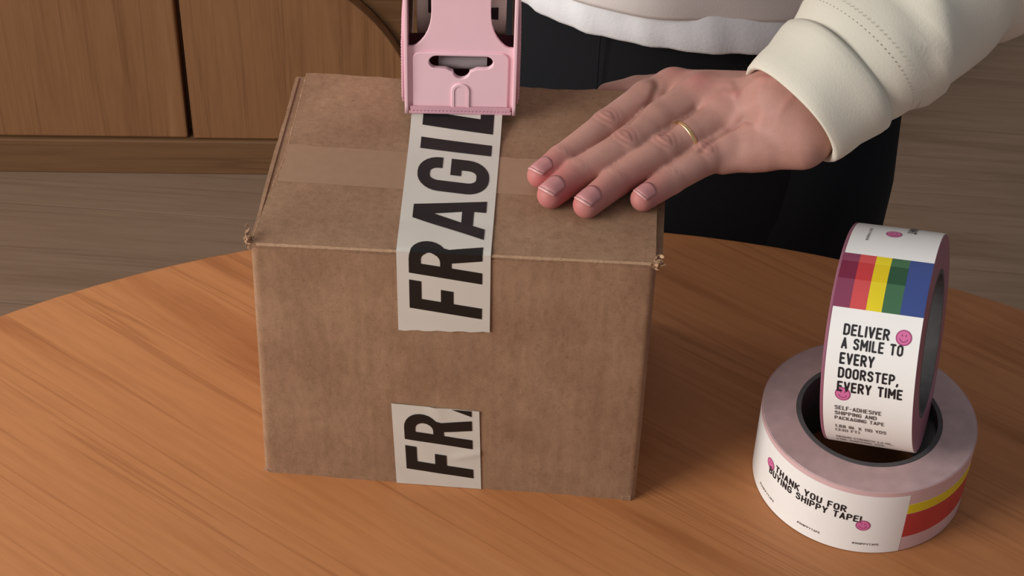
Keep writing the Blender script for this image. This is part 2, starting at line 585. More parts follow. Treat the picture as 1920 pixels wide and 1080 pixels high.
# ------------------------------------------------------------------ round table
TC, TR = (.1934, -.3899), .634
tb = empty('round_table', (TC[0], TC[1], FZ), 'round wooden table with a warm orange-brown oiled top under the box', 'table')
bm = bmesh.new()
prof = [(0, -.026), (TR - .012, -.026), (TR - .004, -.022), (TR, -.014), (TR, -.007), (TR - .0015, -.003), (TR - .005, -.0004), (TR - .007, 0), (TR * .5, 0), (0, 0)]
NS = 160
rings = []
for (r, z) in prof:
    if r == 0:
        rings.append([bm.verts.new((0, 0, z - FZ))])
    else:
        rings.append([bm.verts.new((r * math.cos(2 * PI * i / NS), r * math.sin(2 * PI * i / NS), z - FZ)) for i in range(NS)])
for a, b in zip(rings, rings[1:]):
    for i in range(NS):
        j = (i + 1) % NS
        if len(a) == 1:
            bm.faces.new((a[0], b[j], b[i]))
        elif len(b) == 1:
            bm.faces.new((a[i], a[j], b[0]))
        else:
            bm.faces.new((a[i], a[j], b[j], b[i]))
link('tabletop', bm, M['table'], tb)
V, F = tube_mesh([(0, 0, .03), (0, 0, .25), (0, 0, .6), (0, 0, -FZ - .026)], [.055, .045, .045, .09], 32)
link('pedestal', pydata(V, F), M['table'], tb)
link('base', (lambda b: b)(box_bm(-.3, .3, -.035, .035, 0, .03, .006)), M['table'], tb)
link('base', box_bm(-.035, .035, -.3, .3, 0, .029, .006), M['table'], tb)

# ------------------------------------------------------------------ cardboard box
bx = empty('cardboard_box', (.103, .074, 0), 'brown corrugated cardboard box lying closed on the table under the hand', 'box')
B0 = [Vector((-.002, 0, 0)), Vector((.2068, 0, 0)), Vector((.208, .150, 0)), Vector((0, .1455, 0))]
B1 = [Vector((.0009, 0, .168)), Vector((.2058, 0, .1735)), Vector((.2115, .150, .1705)), Vector((.0002, .1455, .1705))]


def rounded_quad(C, r, n=5):
    out = []
    m = len(C)
    for i in range(m):
        p, c, q = C[i - 1], C[i], C[(i + 1) % m]
        u = (p - c).normalized()
        v = (q - c).normalized()
        for k in range(n + 1):
            t = k / n
            a, b = c + u * r * (1 - t) , c + v * r * t
            # quadratic corner
            out.append((c + u * r) * (1 - t) ** 2 + c * 2 * t * (1 - t) + (c + v * r) * t ** 2)
    return out


def box_top(x, y):
    """height of the box's upper flaps at x, y"""
    u = min(max(x / .207, 0), 1)
    v = min(max(y / .147, 0), 1)
    zf = .168 + (.1735 - .168) * u
    zb = .1705
    z = zf * (1 - v) + zb * v
    z += .0004 * math.sin(x * 46 + 1) * math.sin(PI * v) - .0005 * math.exp(-((y - .024) / .006) ** 2)
    return z


# body: walls as a closed shell with inner ledge
bm = bmesh.new()
NL = 14
rows = []
sub = []
for li in range(NL + 1):
    t = li / NL
    C = [a.lerp(b, t) for a, b in zip(B0, B1)]
    C = [c - Vector((0, 0, .0032 * t)) for c in C]
    # front panel bulges a touch
    ring0 = rounded_quad(C, .0042, 5)
    ring = []
    for i in range(len(ring0)):
        a, b = ring0[i], ring0[(i + 1) % len(ring0)]
        L = (b - a).length
        nsub = max(1, int(L / .012))
        for kk in range(nsub):
            p = a.lerp(b, kk / nsub)
            if p.y < .003:
                s = math.sin(PI * min(max((p.x) / .206, 0), 1)) * math.sin(PI * t)
                p = p + Vector((0, -.0012 * s + .0003 * math.sin(p.x * 90 + t * 5), 0))
            ring.append(p)
    rows.append([bm.verts.new(p) for p in ring])
nn = len(rows[0])
for a, b in zip(rows, rows[1:]):
    for i in range(nn):
        j = (i + 1) % nn
        bm.faces.new((a[i], a[j], b[j], b[i]))
bm.faces.new(rows[0][::-1])
bm.faces.new(rows[-1])
bmesh.ops.translate(bm, vec=-Vector(bx.location), verts=bm.verts)
body = link('box_body', bm, M['card'], bx)
for p in body.data.polygons:
    p.use_smooth = len(p.vertices) == 4
body.data.set_sharp_from_angle(angle=math.radians(40))


def sheet(name, fx0, fx1, y0, y1, thick, mat, nx=40, ny=14, lift=0.0, jag=0.0, warp=None, parent=bx, edge_r=0.0, fold=0.0):
    """a slab that follows the top of the box; fx0(y), fx1(y) give its side edges"""
    V, F = [], []
    jx0 = [rng.normal(0, jag) for _ in range(ny + 1)]
    jy1 = [rng.normal(0, jag) for _ in range(nx + 1)]
    for layer in (0, 1):
        for j in range(ny + 1):
            v = j / ny
            for i in range(nx + 1):
                u = i / nx
                yy = y0 + (y1 - y0) * v
                xa, xb = fx0(yy), fx1(yy)
                xx = xa + (xb - xa) * u
                if i == 0:
                    xx += jx0[j]
                if j == ny:
                    yy += jy1[i]
                z = box_top(xx, yy) + lift
                if warp:
                    z += warp(xx, yy)
                if layer == 0:
                    z -= thick
                if fold and j == 0 and layer == 1:
                    z -= fold
                    yy += .0
                V.append((xx, yy, z))
    n = (nx + 1) * (ny + 1)
    W = nx + 1
    for j in range(ny):
        for i in range(nx):
            a = j * W + i
            F.append((n + a, n + a + 1, n + a + W + 1, n + a + W))
            F.append((a, a + W, a + W + 1, a + 1))
    for i in range(nx):
        F.append((i, i + 1, n + i + 1, n + i))
        a = ny * W + i
        F.append((a + 1, a, n + a, n + a + 1))
    for j in range(ny):
        a = j * W
        F.append((a + W, a, n + a, n + a + W))
        a = j * W + nx
        F.append((a, a + W, n + a + W, n + a))
    o = link(name, pydata(V, F), mat, parent)
    world_child(o)
    for p in o.data.polygons:
        p.use_smooth = True
    o.data.set_sharp_from_angle(angle=math.radians(40))
    return o


SEAM = .0795
front_flap = sheet('front_flap', lambda y: .0012 + .0058 * y / .08, lambda y: .2052 - .0004 * y / .1, .0002, SEAM - .0001, .003, M['card'],
                   jag=.00025, warp=lambda x, y: -.0009 * math.exp(-y / .0012))
rear_flap = sheet('rear_flap', lambda y: .0066 - .0008 * (y - .08) / .07, lambda y: .2085, SEAM + .0002, .1485, .003, M['card'],
                  jag=.0003, warp=lambda x, y: .0018 * math.exp(-((x - .18) / .02) ** 2) * max(0, (y - .11) / .04))
# side flap strip seen at the left, folded rim of the wall
sheet('side_flap', lambda y: .0006, lambda y: .0095, .004, .146, .0012, M['card'], nx=6, ny=24, lift=-.0016, jag=.0002)
sheet('wall_rim', lambda y: .0003 + .0002 * math.sin(y * 70), lambda y: .0022, .004, .1445, .003, M['card'], nx=3, ny=24, lift=-.0009, jag=.00012)
# pale raw edges of the two upper flaps, their corrugation showing
sheet('cut_edge', lambda y: .00112 + .0058 * y / .08, lambda y: .00155 + .0058 * y / .08, .004, SEAM - .0006, .0024, M['card_edge'], nx=1, ny=60, lift=.00006, jag=.00016)
sheet('cut_edge', lambda y: .0065 - .0008 * (y - .08) / .07, lambda y: .0070 - .0008 * (y - .08) / .07, SEAM + .0006, .1478, .0024, M['card_edge'], nx=1, ny=60, lift=.00006, jag=.00018)
sheet('side_flap', lambda y: .2005 + .0 * y, lambda y: .2086 + .0015 * y / .15, .006, .148, .0012, M['card'], nx=6, ny=24, lift=-.0028, jag=.0002)
# band of old clear tape across the seam
sheet('clear_tape', lambda y: .0066, lambda y: .2045, .0495, .0812, .0002, M['clear_tape'], nx=40, ny=14, lift=.00022, jag=.0005)
# worn crease of the front edge
V, F = [], []
n = 150
for i in range(n + 1):
    u = i / n
    x = .004 + u * .199
    wv = (.00004 + .00018 * abs(rng.normal())) * (.35 + .65 * (math.sin(x * 160) * math.sin(x * 67 + 1) > -.25))
    if .072 < x < .126:
        wv = .0001
    zz = box_top(x, 0) - .0012
    V += [(x, -.0006, zz - wv), (x, -.0004, zz + wv * .6), (x, .0004 + wv, zz + .0008)]
for i in range(n):
    a = i * 3
    F += [(a, a + 3, a + 4, a + 1), (a + 1, a + 4, a + 5, a + 2)]
world_child(link('worn_crease', pydata(V, F), M['card_edge'], bx, smooth=True))


def torn(cx, cy, cz, n, spread, size, name='torn_corner'):
    bm = bmesh.new()
    for _ in range(n):
        c = Vector((cx + rng.normal(0, spread[0]), cy + rng.normal(0, spread[1]), cz + rng.normal(0, spread[2])))
        d = Vector((rng.normal(), rng.normal(), rng.normal())).normalized()
        e = Vector((rng.normal(), rng.normal(), rng.normal())).normalized().cross(d).normalized()
        f = d.cross(e)
        s = size * rng.uniform(.6, 1.3)
        pts = []
        for a in range(6):
            th = a * PI / 3
            pts.append(c + d * s * math.cos(th) * 1.3 + e * s * .7 * math.sin(th) + f * s * .15 * rng.normal())
        top = [bm.verts.new(p + f * s * .12) for p in pts]
        bot = [bm.verts.new(p - f * s * .12) for p in pts]
        bm.faces.new(top)
        bm.faces.new(bot[::-1])
        for a in range(6):
            b = (a + 1) % 6
            bm.faces.new((top[a], bot[a], bot[b], top[b]))
    o = link(name, bm, M['card_edge'], bx)
    world_child(o)
    return o


torn(-.0006, .0022, .1685, 26, (.0007, .0014, .0030), .0012).__setitem__('label', 'frayed pale corner of the cardboard')
torn(.2064, .0012, .1722, 24, (.0013, .0014, .0017), .0011).__setitem__('label', 'frayed pale corner of the cardboard')
torn(-.0005, .001, .002, 6, (.0006, .0006, .001), .001)
# bottom corner notch: the front panel's foot reaches past the side panel
world_child(link('bottom_flap_edge', box_bm(.199, .2045, -.0009, .0006, 0, .0035, .0003), M['card'], bx))

# ------------------------------------------------------------------ tape on the box
def strip_top(s, t, off):
    """s mm from the fold (positive over the top, negative down the front), t lateral mm"""
    if s >= 0:
        y = s / 1000
        cx = .0991 - .0415 * y
        x = cx + t / 1000 * (1.0 + .35 * y)
        z = max(box_top(x, y), box_top(x, y + .002)) - .0009 * math.exp(-max(y, 0) / .0012) + .00045
        z += max(0, (y - .085)) ** 2 * 6.5
        return Vector((x, y - .0006 * max(0, 1 - s / .6) - off * max(0, 1 - s / 1.4), z + off))
    cx = .0991 + .0095 * (-s / 1000)
    x = cx + t / 1000
    zt = box_top(.0991, 0) + (box_top(x, 0) - box_top(.0991, 0)) * max(0, 1 + s / 12) + s / 1000
    tt = zt / .17
    bulge = -.0012 * math.sin(PI * min(max(x / .206, 0), 1)) * math.sin(PI * min(1, tt)) - .0006
    if s > -2:
        bulge += 0
    return Vector((x, bulge - off, zt - .00045 + off * max(0, 1 + s * 2)))


def strip_mesh(fn, s0, s1, ds, thick=.00022, edge=None):
    ss = list(np.arange(s0, s1, ds)) + [s1]
    if s0 < 0 < s1:
        ss = sorted(set([round(v, 3) for v in ss] + [-.5, 0.0, .6, 1.4]))
    ts = np.linspace(-23.8, 23.8, 15)  # 3.4 mm cells
    V, F = [], []
    for o in (0.0, thick):
        for i, s in enumerate(ss):
            for t in ts:
                s_ = s
                if i == 0 and edge:
                    s_ = s + edge(t)
                if i == len(ss) - 1 and edge:
                    s_ = s + edge(t) * 0
                V.append(fn(s_, t, o))
    n = len(ss) * 15
    for i in range(len(ss) - 1):
        for j in range(14):
            a = i * 15 + j
            F.append((n + a, n + a + 1, n + a + 16, n + a + 15))
            F.append((a, a + 15, a + 16, a + 1))
    for i in range(len(ss) - 1):
        for a, b in ((i * 15, (i + 1) * 15), ((i + 1) * 15 + 14, i * 15 + 14)):
            F.append((a, n + a, n + b, b))
    for j in range(14):
        F.append((j + 1, j, n + j, n + j + 1)[::-1])
        a = (len(ss) - 1) * 15 + j
        F.append((a, a + 1, n + a + 1, n + a)[::-1])
    return pydata(V, F)


ts1 = link('tape_strip', strip_mesh(strip_top, -51.5, 122, 3, edge=lambda t: 1.5 * t / 23.8 + .35 * math.sin(t * 5)), M['tape_white'], bx, smooth=False,
           label='long white tape strip running over the front edge from the pink dispenser')
world_child(ts1)
for p in ts1.data.polygons:
    p.use_smooth = True
ts1.data.set_sharp_from_angle(angle=math.radians(50))
bm = frag_mesh([('F', -41.3, 1), ('R', -18.0, 1.0), ('A', 10.2, 1), ('G', 45.6, 1), ('I', 80.6, 1), ('L', 98.6, 1)])
clip_bm(bm, (121, 0, 0), (1, 0, 0))
slice_bm(bm, [0, -.5, .6, 1.4] + list(np.arange(-51.5, 121, 3)))
slice_bm(bm, list(np.linspace(-20.4, 20.4, 13)), 1)
bmesh.ops.triangulate(bm, faces=bm.faces)
for v in bm.verts:
    v.co = strip_top(v.co.x, v.co.y, .00042)
lt = link('lettering', bm, M['print_black'], ts1, label='bold black letters FRAGIL')
lt.data.transform(Matrix.Translation(-Vector(bx.location)))


def strip_low(s, t, off):
    """lower strip on the front panel: s = height in mm"""
    z = s / 1000
    cx = .0969 - .0302 * z
    # top edge of this piece is cut a little askew
    x = cx + t / 1000
    bulge = -.0012 * math.sin(PI * min(max(x / .206, 0), 1)) * math.sin(PI * min(1, z / .17)) - .0005
    wr = .00010 * math.sin(t * .25 + s * .12) + .0005 * math.exp(-((s - 26 - (t - 14) * .4) / 2.5) ** 2) * (t > 8) + .0006 * math.exp(-((t - 1) / 2.2) ** 2) * max(0, (s - 46) / 16)
    return Vector((x, bulge - off - max(0, wr), z))


ts2 = link('tape_strip', strip_mesh(lambda s, t, o: strip_low(s if s < 60 else s - 1.2 * (t / 23.8 + 1) * .5, t, o), 0.3, 63.2, 1.5), M['tape_white'], bx,
           label='short white tape piece at the foot of the front panel')
world_child(ts2)
for p in ts2.data.polygons:
    p.use_smooth = True
ts2.data.set_sharp_from_angle(angle=math.radians(50))
bm = frag_mesh([('F', 8.9, 1), ('R', 32.6, .98), ('A', 57.6, 1)], .112)
clip_bm(bm, (62.3, 0, 0), (1, .01, 0))
slice_bm(bm, list(np.arange(9.3, 62, 1.5)))
slice_bm(bm, list(np.linspace(-20.4, 20.4, 13)), 1)
bmesh.ops.triangulate(bm, faces=bm.faces)
for v in bm.verts:
    v.co = strip_low(v.co.x, v.co.y, .00045)
lt = link('lettering', bm, M['print_black'], ts2, label='bold black letters FR and a cut off A')
lt.data.transform(Matrix.Translation(-Vector(bx.location)))

# ================================================================== TAPE DISPENSER (local: X right, Z up along the plate, Y back), mm
dp = empty('tape_dispenser', (.0962, .1125, .1775), 'pink hand tape dispenser held upright on the box laying the fragile tape', 'tape dispenser', (math.radians(-1), 0, math.radians(4.5)))


def mm(me):
    me.transform(Matrix.Scale(.001, 4))
    return me


def plate(name, loops, y0, thick, mat, parent, bevel=.35, **props):
    me = fill_loops(loops, extrude=thick / 2 - bevel, bevel=bevel)
    me.transform(Matrix.Translation((0, y0 + thick / 2, 0)) @ Matrix.Rotation(PI / 2, 4, 'X'))
    o = link(name, mm(me), mat, parent, **props)
    for p in o.data.polygons:
        p.use_smooth = True
    o.data.set_sharp_from_angle(angle=math.radians(35))
    return o


# front frame with the two big cut-outs and the necked tongue
ZT = 128
outer = [(-29, 0), (29, 0), (29, ZT), (-29, ZT)]


def cutout(sx):
    P = [(28, 40)]
    P += [(28, ZT - 12)]
    P += [(16.2, ZT - 12), (15.6, 90), (15.6, 62)]
    P += [(15.8, 58), (16.4, 54), (17.6, 50), (19.2, 46.5), (21.4, 43.4), (23.6, 41.2), (25.4, 40.2)]
    return [(sx * x, z) for x, z in P]


slot = (arc(-13, 31.3, 3.9, 90, 270, 8) + [(-8, 27.3), (-5.8, 26)] + arc(.4, 25.4, 4.4, 180, 360, 10, 4.4) + [(6.4, 26), (8.6, 27.2)] + arc(13.4, 31.3, 3.9, -90, 90, 8))
front = plate('front_plate', [outer, cutout(1), cutout(-1), slot], 0, 1.8, M['pink'], dp)
# raised panel around the slot
rp = [(-25.6, 2.8)] + [(25.6, 2.8)] + arc(21.6, 33.2, 4, 0, 90, 6) + arc(-21.6, 33.2, 4, 90, 180, 6)
slot2 = [(x * .985, z) for x, z in slot]
ush = [(-4, 1.8)] + arc(0, 13.6, 4.1, 180, 0, 10) + [(4, 1.8)]
plate('raised_panel', [rp, slot], -1.1, 1.2, M['pink'], dp, .5)
# recessed/raised thumb channel
plate('channel_rim', [[(-4.9, 1.4)] + arc(0, 13.4, 4.9, 180, 0, 12) + [(4.9, 1.4)], [(-3.7, 1.0)] + arc(0, 13.2, 3.7, 180, 0, 12) + [(3.7, 1.0)]], -1.9, 1.0, M['pink'], dp, .3)
plate('channel', [[(-3.9, 1.0)] + arc(0, 13.2, 3.9, 180, 0, 12) + [(3.9, 1.0)]], -1.45, .6, M['pink'], dp, .25)
# cutter with fine teeth
teeth = [(-27, 3.4), (27, 3.4)]
nt = 54
for i in range(nt, -1, -1):
    x = -27 + 54 * i / nt
    teeth.append((x, .2 if i % 2 else 1.0))
plate('cutter_blade', [teeth], -2.1, .5, M['pink_dark'], dp, .05, label='thin serrated cutting edge')
link('bottom_lip', mm((lambda b: (lambda m_: (b.to_mesh(m_), b.free(), m_)[2])(bpy.data.meshes.new('x')))(box_bm(-27.8, 27.8, -2.0, 3.5, -1.6, .4, .5))), M['pink_dark'], dp)
# side walls: outline in Y-Z
def side(sx):
    P = [(-2.2, -1.5)] + [(-2.6, 4), (-3.0, 16), (-3.0, 44), (-2.0, 60), (-1.6, ZT - 4)] + arc(10, ZT - 6, 11, 170, 90, 6) + arc(62, ZT - 22, 28, 88, 0, 10) + arc(62, 40, 28, 0, -80, 8) + [(40, 8), (18, 1), (6, -1.2)]
    me = fill_loops([P], extrude=.6, bevel=.3)
    # curve XY -> (Y, Z) plane
    me.transform(Matrix(((0, 0, 1, 29.1 * sx), (1, 0, 0, 0), (0, 1, 0, 0), (0, 0, 0, 1))))
    o = link('side_wall', mm(me), M['pink'], dp)
    g = [(-1.6, 6), (-1.8, 44), (4, 58), (22, 60), (40, 52), (46, 30), (30, 12), (10, 5)]
    me = fill_loops([g], extrude=.5, bevel=.5)
    me.transform(Matrix(((0, 0, 1, 30.4 * sx), (1, 0, 0, 0), (0, 1, 0, 0), (0, 0, 0, 1))))
    gp = link('grip_pad', mm(me), M['pink_dark'], o, label='stippled grip pad')
    bm = bmesh.new()
    for yy in np.arange(0, 40, 2.0):
        for zz in np.arange(9, 56, 2.0):
            if (zz - 30) ** 2 / 24 ** 2 + (yy - 20) ** 2 / 21 ** 2 < 1 or (yy < 8 and zz < 44):
                bmesh.ops.create_icosphere(bm, subdivisions=1, radius=.55, matrix=Matrix.Translation((31.4 * sx, yy - .8, zz)))
    m_ = bpy.data.meshes.new('x')
    bm.to_mesh(m_)
    bm.free()
    link('grip_dots', mm(m_), M['pink_dark'], o, kind='stuff')
    return o


side(-1)
side(1)
V, F = tube_mesh([(-12, 9, 26.5), (14, 9, 26.5)], [4.8, 4.8], 24)
link('tension_roller', mm(pydata(V, F)), M['roller'], dp, smooth=False)
link('inner_wall', mm((lambda b: (lambda m_: (b.to_mesh(m_), b.free(), m_)[2])(bpy.data.meshes.new('x')))(box_bm(-28, 28, 15, 17, 6, 38, .3))), M['pink_shaded'], dp)  # sheet behind the slot, its dark colour standing in for shade
V, F = tube_mesh([(-29, 62, 68), (29, 62, 68)], [16, 16], 32)
link('hub', mm(pydata(V, F)), M['pink_dark'], dp)
link('top_bridge', mm((lambda b: (lambda m_: (b.to_mesh(m_), b.free(), m_)[2])(bpy.data.meshes.new('x')))(box_bm(-29, 29, 0, 70, ZT, ZT + 3, 1.0))), M['pink'], dp)
V, F = tube_mesh([(0, 30, ZT + 2), (0, 40, ZT + 30), (0, 46, ZT + 66), (0, 50, ZT + 100)], [(13, 11), (12, 10), (13, 11), (11, 9)], 20)
link('handle', mm(pydata(V, F)), M['pink'], dp, smooth=True)

# roll of fragile tape inside the dispenser
rl = empty('tape_roll', dp.location, 'white fragile tape roll seated inside the pink dispenser', 'tape roll', dp.rotation_euler)
RC, RR = Vector((0, 62, 68)), 53.0


def ring_mesh(r0, r1, x0, x1, C, n=72, bev=.6):
    prof = [(r1, x0 + bev), (r1, x1 - bev), (r1 - bev, x1), (r0, x1), (r0, x0), (r1 - bev, x0)]
    V, F = [], []
    for (r, x) in prof:
        for i in range(n):
            a = 2 * PI * i / n
            V.append((x, C[1] + r * math.cos(a), C[2] + r * math.sin(a)))
    m = len(prof)
    for k in range(m):
        for i in range(n):
            j = (i + 1) % n
            F.append((k * n + i, k * n + j, ((k + 1) % m) * n + j, ((k + 1) % m) * n + i))
    me = pydata(V, F)
    b = bmesh.new()
    b.from_mesh(me)
    bmesh.ops.recalc_face_normals(b, faces=b.faces)
    b.to_mesh(me)
    b.free()
    return me


link('wound_tape', mm(ring_mesh(38, RR, -23.8, 23.8, RC)), M['tape_white'], rl)
link('core', mm(ring_mesh(35, 37.9, -23.8, 23.8, RC)), M['core'], rl)
bm = bmesh.new()
for rep in range(2):
    b2 = frag_mesh([('F', 0 + rep * 168, 1), ('R', 23, 1), ('A', 50, 1), ('G', 85, 1), ('I', 118, 1), ('L', 132, 1), ('E', 158, 1)] if rep == 0 else [('F', 190, 1), ('R', 213, 1), ('A', 240, 1), ('G', 275, 1)])
    m_ = bpy.data.meshes.new('x')
    b2.to_mesh(m_)
    b2.free()
    bm.from_mesh(m_)
slice_bm(bm, list(range(4, 320, 6)))
for v in bm.verts:
    a = v.co.x / RR + PI * .62
    v.co = Vector((v.co.y, RC[1] + (RR + .2) * math.cos(a), RC[2] + (RR + .2) * math.sin(a)))
m_ = bpy.data.meshes.new('x')
bm.to_mesh(m_)
bm.free()
link('lettering', mm(m_), M['print_black'], rl)

# ================================================================== TAPE ROLLS
def cyl_fn(C, axis, e1, R):
    a = Vector(axis).normalized()
    e1 = Vector(e1).normalized()
    e2 = a.cross(e1)
    C = Vector(C)
    return lambda ang, s, off=0.0: C + a * s + (e1 * math.cos(ang) + e2 * math.sin(ang)) * (R + off)


def ring_solid(fn_radius, prof, n=96):
    """prof: (r, s) closed profile; fn_radius(ang, s, off) with R=0"""
    V, F = [], []
    for (r, s) in prof:
        for i in range(n):
            V.append(fn_radius(2 * PI * i / n, s, r))
    m = len(prof)
    for k in range(m):
        for i in range(n):
            j = (i + 1) % n
            F.append((k * n + i, k * n + j, ((k + 1) % m) * n + j, ((k + 1) % m) * n + i))
    me = pydata(V, F)
    b = bmesh.new()
    b.from_mesh(me)
    bmesh.ops.recalc_face_normals(b, faces=b.faces)
    b.to_mesh(me)
    b.free()
    return me


def patch(fn, a0, a1, s0, s1, off, thick=.0002, na=None, ns=2):
    """thin curved sheet on the roll, angles in degrees, s in metres"""
    na = max(2, int(abs(a1 - a0) / 1.5))
    V, F = [], []
    for o in (off - thick, off):
        for i in range(na + 1):
            for j in range(ns + 1):
                V.append(fn(math.radians(a0 + (a1 - a0) * i / na), s0 + (s1 - s0) * j / ns, o))
    W = ns + 1
    n = (na + 1) * W
    for i in range(na):
        for j in range(ns):
            a = i * W + j
            F.append((n + a, n + a + 1, n + a + W + 1, n + a + W))
            F.append((a, a + W, a + W + 1, a + 1))
    for i in range(na):
        for c in (0, ns):
            a = i * W + c
            F.append((a, n + a, n + a + W, a + W))
    for j in range(ns):
        for c in (0, na * W):
            a = c + j
            F.append((a, a + 1, n + a + 1, n + a))
    me = pydata(V, F)
    b = bmesh.new()
    b.from_mesh(me)
    bmesh.ops.recalc_face_normals(b, faces=b.faces)
    b.to_mesh(me)
    b.free()
    return me


def rooted(name, me, mat, parent, smooth=False, **props):
    o = link(name, me, mat, parent, smooth, **props)
    return world_child(o)


def flat_on(fn, V2, F, a_of, s_of, off):
    return pydata([fn(a_of(x, y), s_of(x, y), off) for x, y in V2], F)


def disc(cx, cy, rx, ry=None, n=20):
    ry = ry or rx
    V = [(cx, cy)] + [(cx + rx * math.cos(2 * PI * i / n), cy + ry * math.sin(2 * PI * i / n)) for i in range(n)]
    F = [(0, 1 + i, 1 + (i + 1) % n) for i in range(n)]
    return V, F


def smiley(fn, R, a_of, s_of, parent, cx, cy, r):
    """round pink smiling face printed on the tape"""
    root = rooted('smiley_print', flat_on(fn, *disc(cx, cy, r), a_of, s_of, .00026), M['smile_dark'], parent)
    V, F = disc(cx, cy, r * .84)
    o = link('smiley_face', flat_on(fn, V, F, a_of, s_of, .00030), M['smile'], root)
    o.data.transform(Matrix.Translation(-parent.location))
    V, F = [], []
    for sx in (-1, 1):
        v, f = disc(cx + sx * r * .24, cy + r * .28, r * .09, r * .16, 8)
        b = len(V)
        V += v
        F += [tuple(i + b for i in q) for q in f]
    pts = [(cx + r * .5 * math.cos(math.radians(a)), cy - r * .02 + r * .5 * math.sin(math.radians(a))) for a in range(190, 351, 16)]
    for i in range(len(pts) - 1):
        (ax, ay), (bx_, by) = pts[i], pts[i + 1]
        L = math.hypot(bx_ - ax, by - ay)
        nx, ny = -(by - ay) / L * r * .07, (bx_ - ax) / L * r * .07
        b = len(V)
        V += [(ax + nx, ay + ny), (ax - nx, ay - ny), (bx_ - nx, by - ny), (bx_ + nx, by + ny)]
        F.append((b, b + 1, b + 2, b + 3))
    o = link('smile', flat_on(fn, V, F, a_of, s_of, .00034), M['smile_dark'], root)
    o.data.transform(Matrix.Translation(-parent.location))


# --- lower roll, lying flat
C1 = Vector((.332, .0331, 0))
R1 = .059
lr = empty('tape_roll', C1, 'white tape roll lying flat on the table with THANK YOU FOR BUYING printed on it', 'tape roll')
f0 = cyl_fn(C1, (0, 0, 1), (1, 0, 0), 0)
f1 = cyl_fn(C1, (0, 0, 1), (1, 0, 0), R1)
rooted('wound_tape', ring_solid(f0, [(.0402, .0003), (R1 - .0006, .0003), (R1 - .0001, .0008), (R1 - .0001, .0475), (R1 - .0006, .048), (.0402, .048)]), M['wound'], lr)
rooted('core', ring_solid(f0, [(.0375, .0001), (.0400, .0001), (.0400, .0483), (.0375, .0483)]), M['core'], lr)
rooted('label', patch(f1, -230, -71.2, .0005, .0445, .00012, na=60), M['label'], lr, smooth=False)
rooted('tape_rim', patch(f1, -232, 128, .0446, .0478, .00006, na=90), M['wound_edge'], lr)
rooted('pink_tape', patch(f1, -71, 128, .0006, .0445, .00004, na=70), M['wound_edge'], lr)
rooted('red_stripe', patch(f1, -71, -20, .0115, .0295, .00022), M['red_deep'], lr)
rooted('yellow_stripe', patch(f1, -71, -20, .0300, .0370, .00022), M['yellow'], lr)
a_l = lambda x, y: x / R1 + math.radians(-148.4)
for txt, a0, a1, zb, cap, wt, mt in (
        ('THANK YOU FOR', -148.4, -103.2, .0296, .0050, .17, 'ink'),
        ('BUYING SHIPPY TAPE!', -153.6, -94.6, .0240, .0050, .17, 'ink'),
        ('#SHIPPYTAPE', -161, -145.5, .0070, .0014, .15, 'ink_soft'),
        ('#SHIPPYTAPE', -128, -114.3, .0070, .0014, .15, 'ink_soft'),
        ('#SHIPPYTAPE', -97, -83, .0066, .0015, .15, 'ink_soft')):
    V, F = stroke_text(txt, cap, wt, width=math.radians(a1 - a0) * R1)
    rooted('lettering', flat_on(f1, V, F, lambda x, y, a0=a0: x / R1 + math.radians(a0), lambda x, y, zb=zb: zb + y, .00036), M[mt], lr)
for a0, z0, r in ((-153.2, .0305, .0037), (-93.2, .0218, .0040)):
    smiley(f1, R1, lambda x, y, a0=a0: x / R1 + math.radians(a0), lambda x, y, z0=z0: z0 + y, lr, 0, 0, r)

# --- upper roll, standing in the hole of the lower one
C2 = Vector((.3337, .0392, .1003))
ax2 = Vector((.9608, -.2469, .1265)).normalized()
e12 = (Vector((0, 0, 1)) - ax2 * ax2.z).normalized()
R2 = .0588
ur = empty('tape_roll', C2, 'tape roll with rainbow stripes standing on edge on the flat roll, printed DELIVER A SMILE', 'tape roll')
g0 = cyl_fn(C2, ax2, e12, 0)
g1 = cyl_fn(C2, ax2, e12, R2)
HW = .024
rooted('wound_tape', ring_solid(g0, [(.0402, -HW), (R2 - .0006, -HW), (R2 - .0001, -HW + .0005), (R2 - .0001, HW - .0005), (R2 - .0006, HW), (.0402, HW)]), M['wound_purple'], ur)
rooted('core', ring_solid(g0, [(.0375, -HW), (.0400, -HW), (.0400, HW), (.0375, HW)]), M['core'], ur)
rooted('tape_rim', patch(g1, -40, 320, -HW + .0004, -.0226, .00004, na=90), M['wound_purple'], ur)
rooted('label', patch(g1, 37.6, 150, -.0222, HW - .0004, .00012, na=40), M['label'], ur)
rooted('label', patch(g1, -110, 6.0, -.0222, HW - .0004, .00012, na=40), M['label'], ur)
for nm, s0, s1 in (('magenta', -.0225, -.0138), ('red', -.0138, -.0055), ('yellow', -.0055, .0024), ('green', .0024, .0117), ('blue', .0117, .0236)):
    if nm == 'blue':
        rooted('blue_stripe', patch(g1, 6, 37.6, s0, s1, .00016), M['blue'], ur)
        continue
    names = {'magenta': 'plum_stripe'}.get(nm, nm + '_stripe')
    st = rooted(names, patch(g1, 6, 37.6, s0, s1, .00016), M[nm], ur)
    o = link('overlap_band', patch(g1, 11.5, 22, s0, s1, .00022), M[nm + '_deep'], st)
    o.data.transform(Matrix.Translation(-C2))
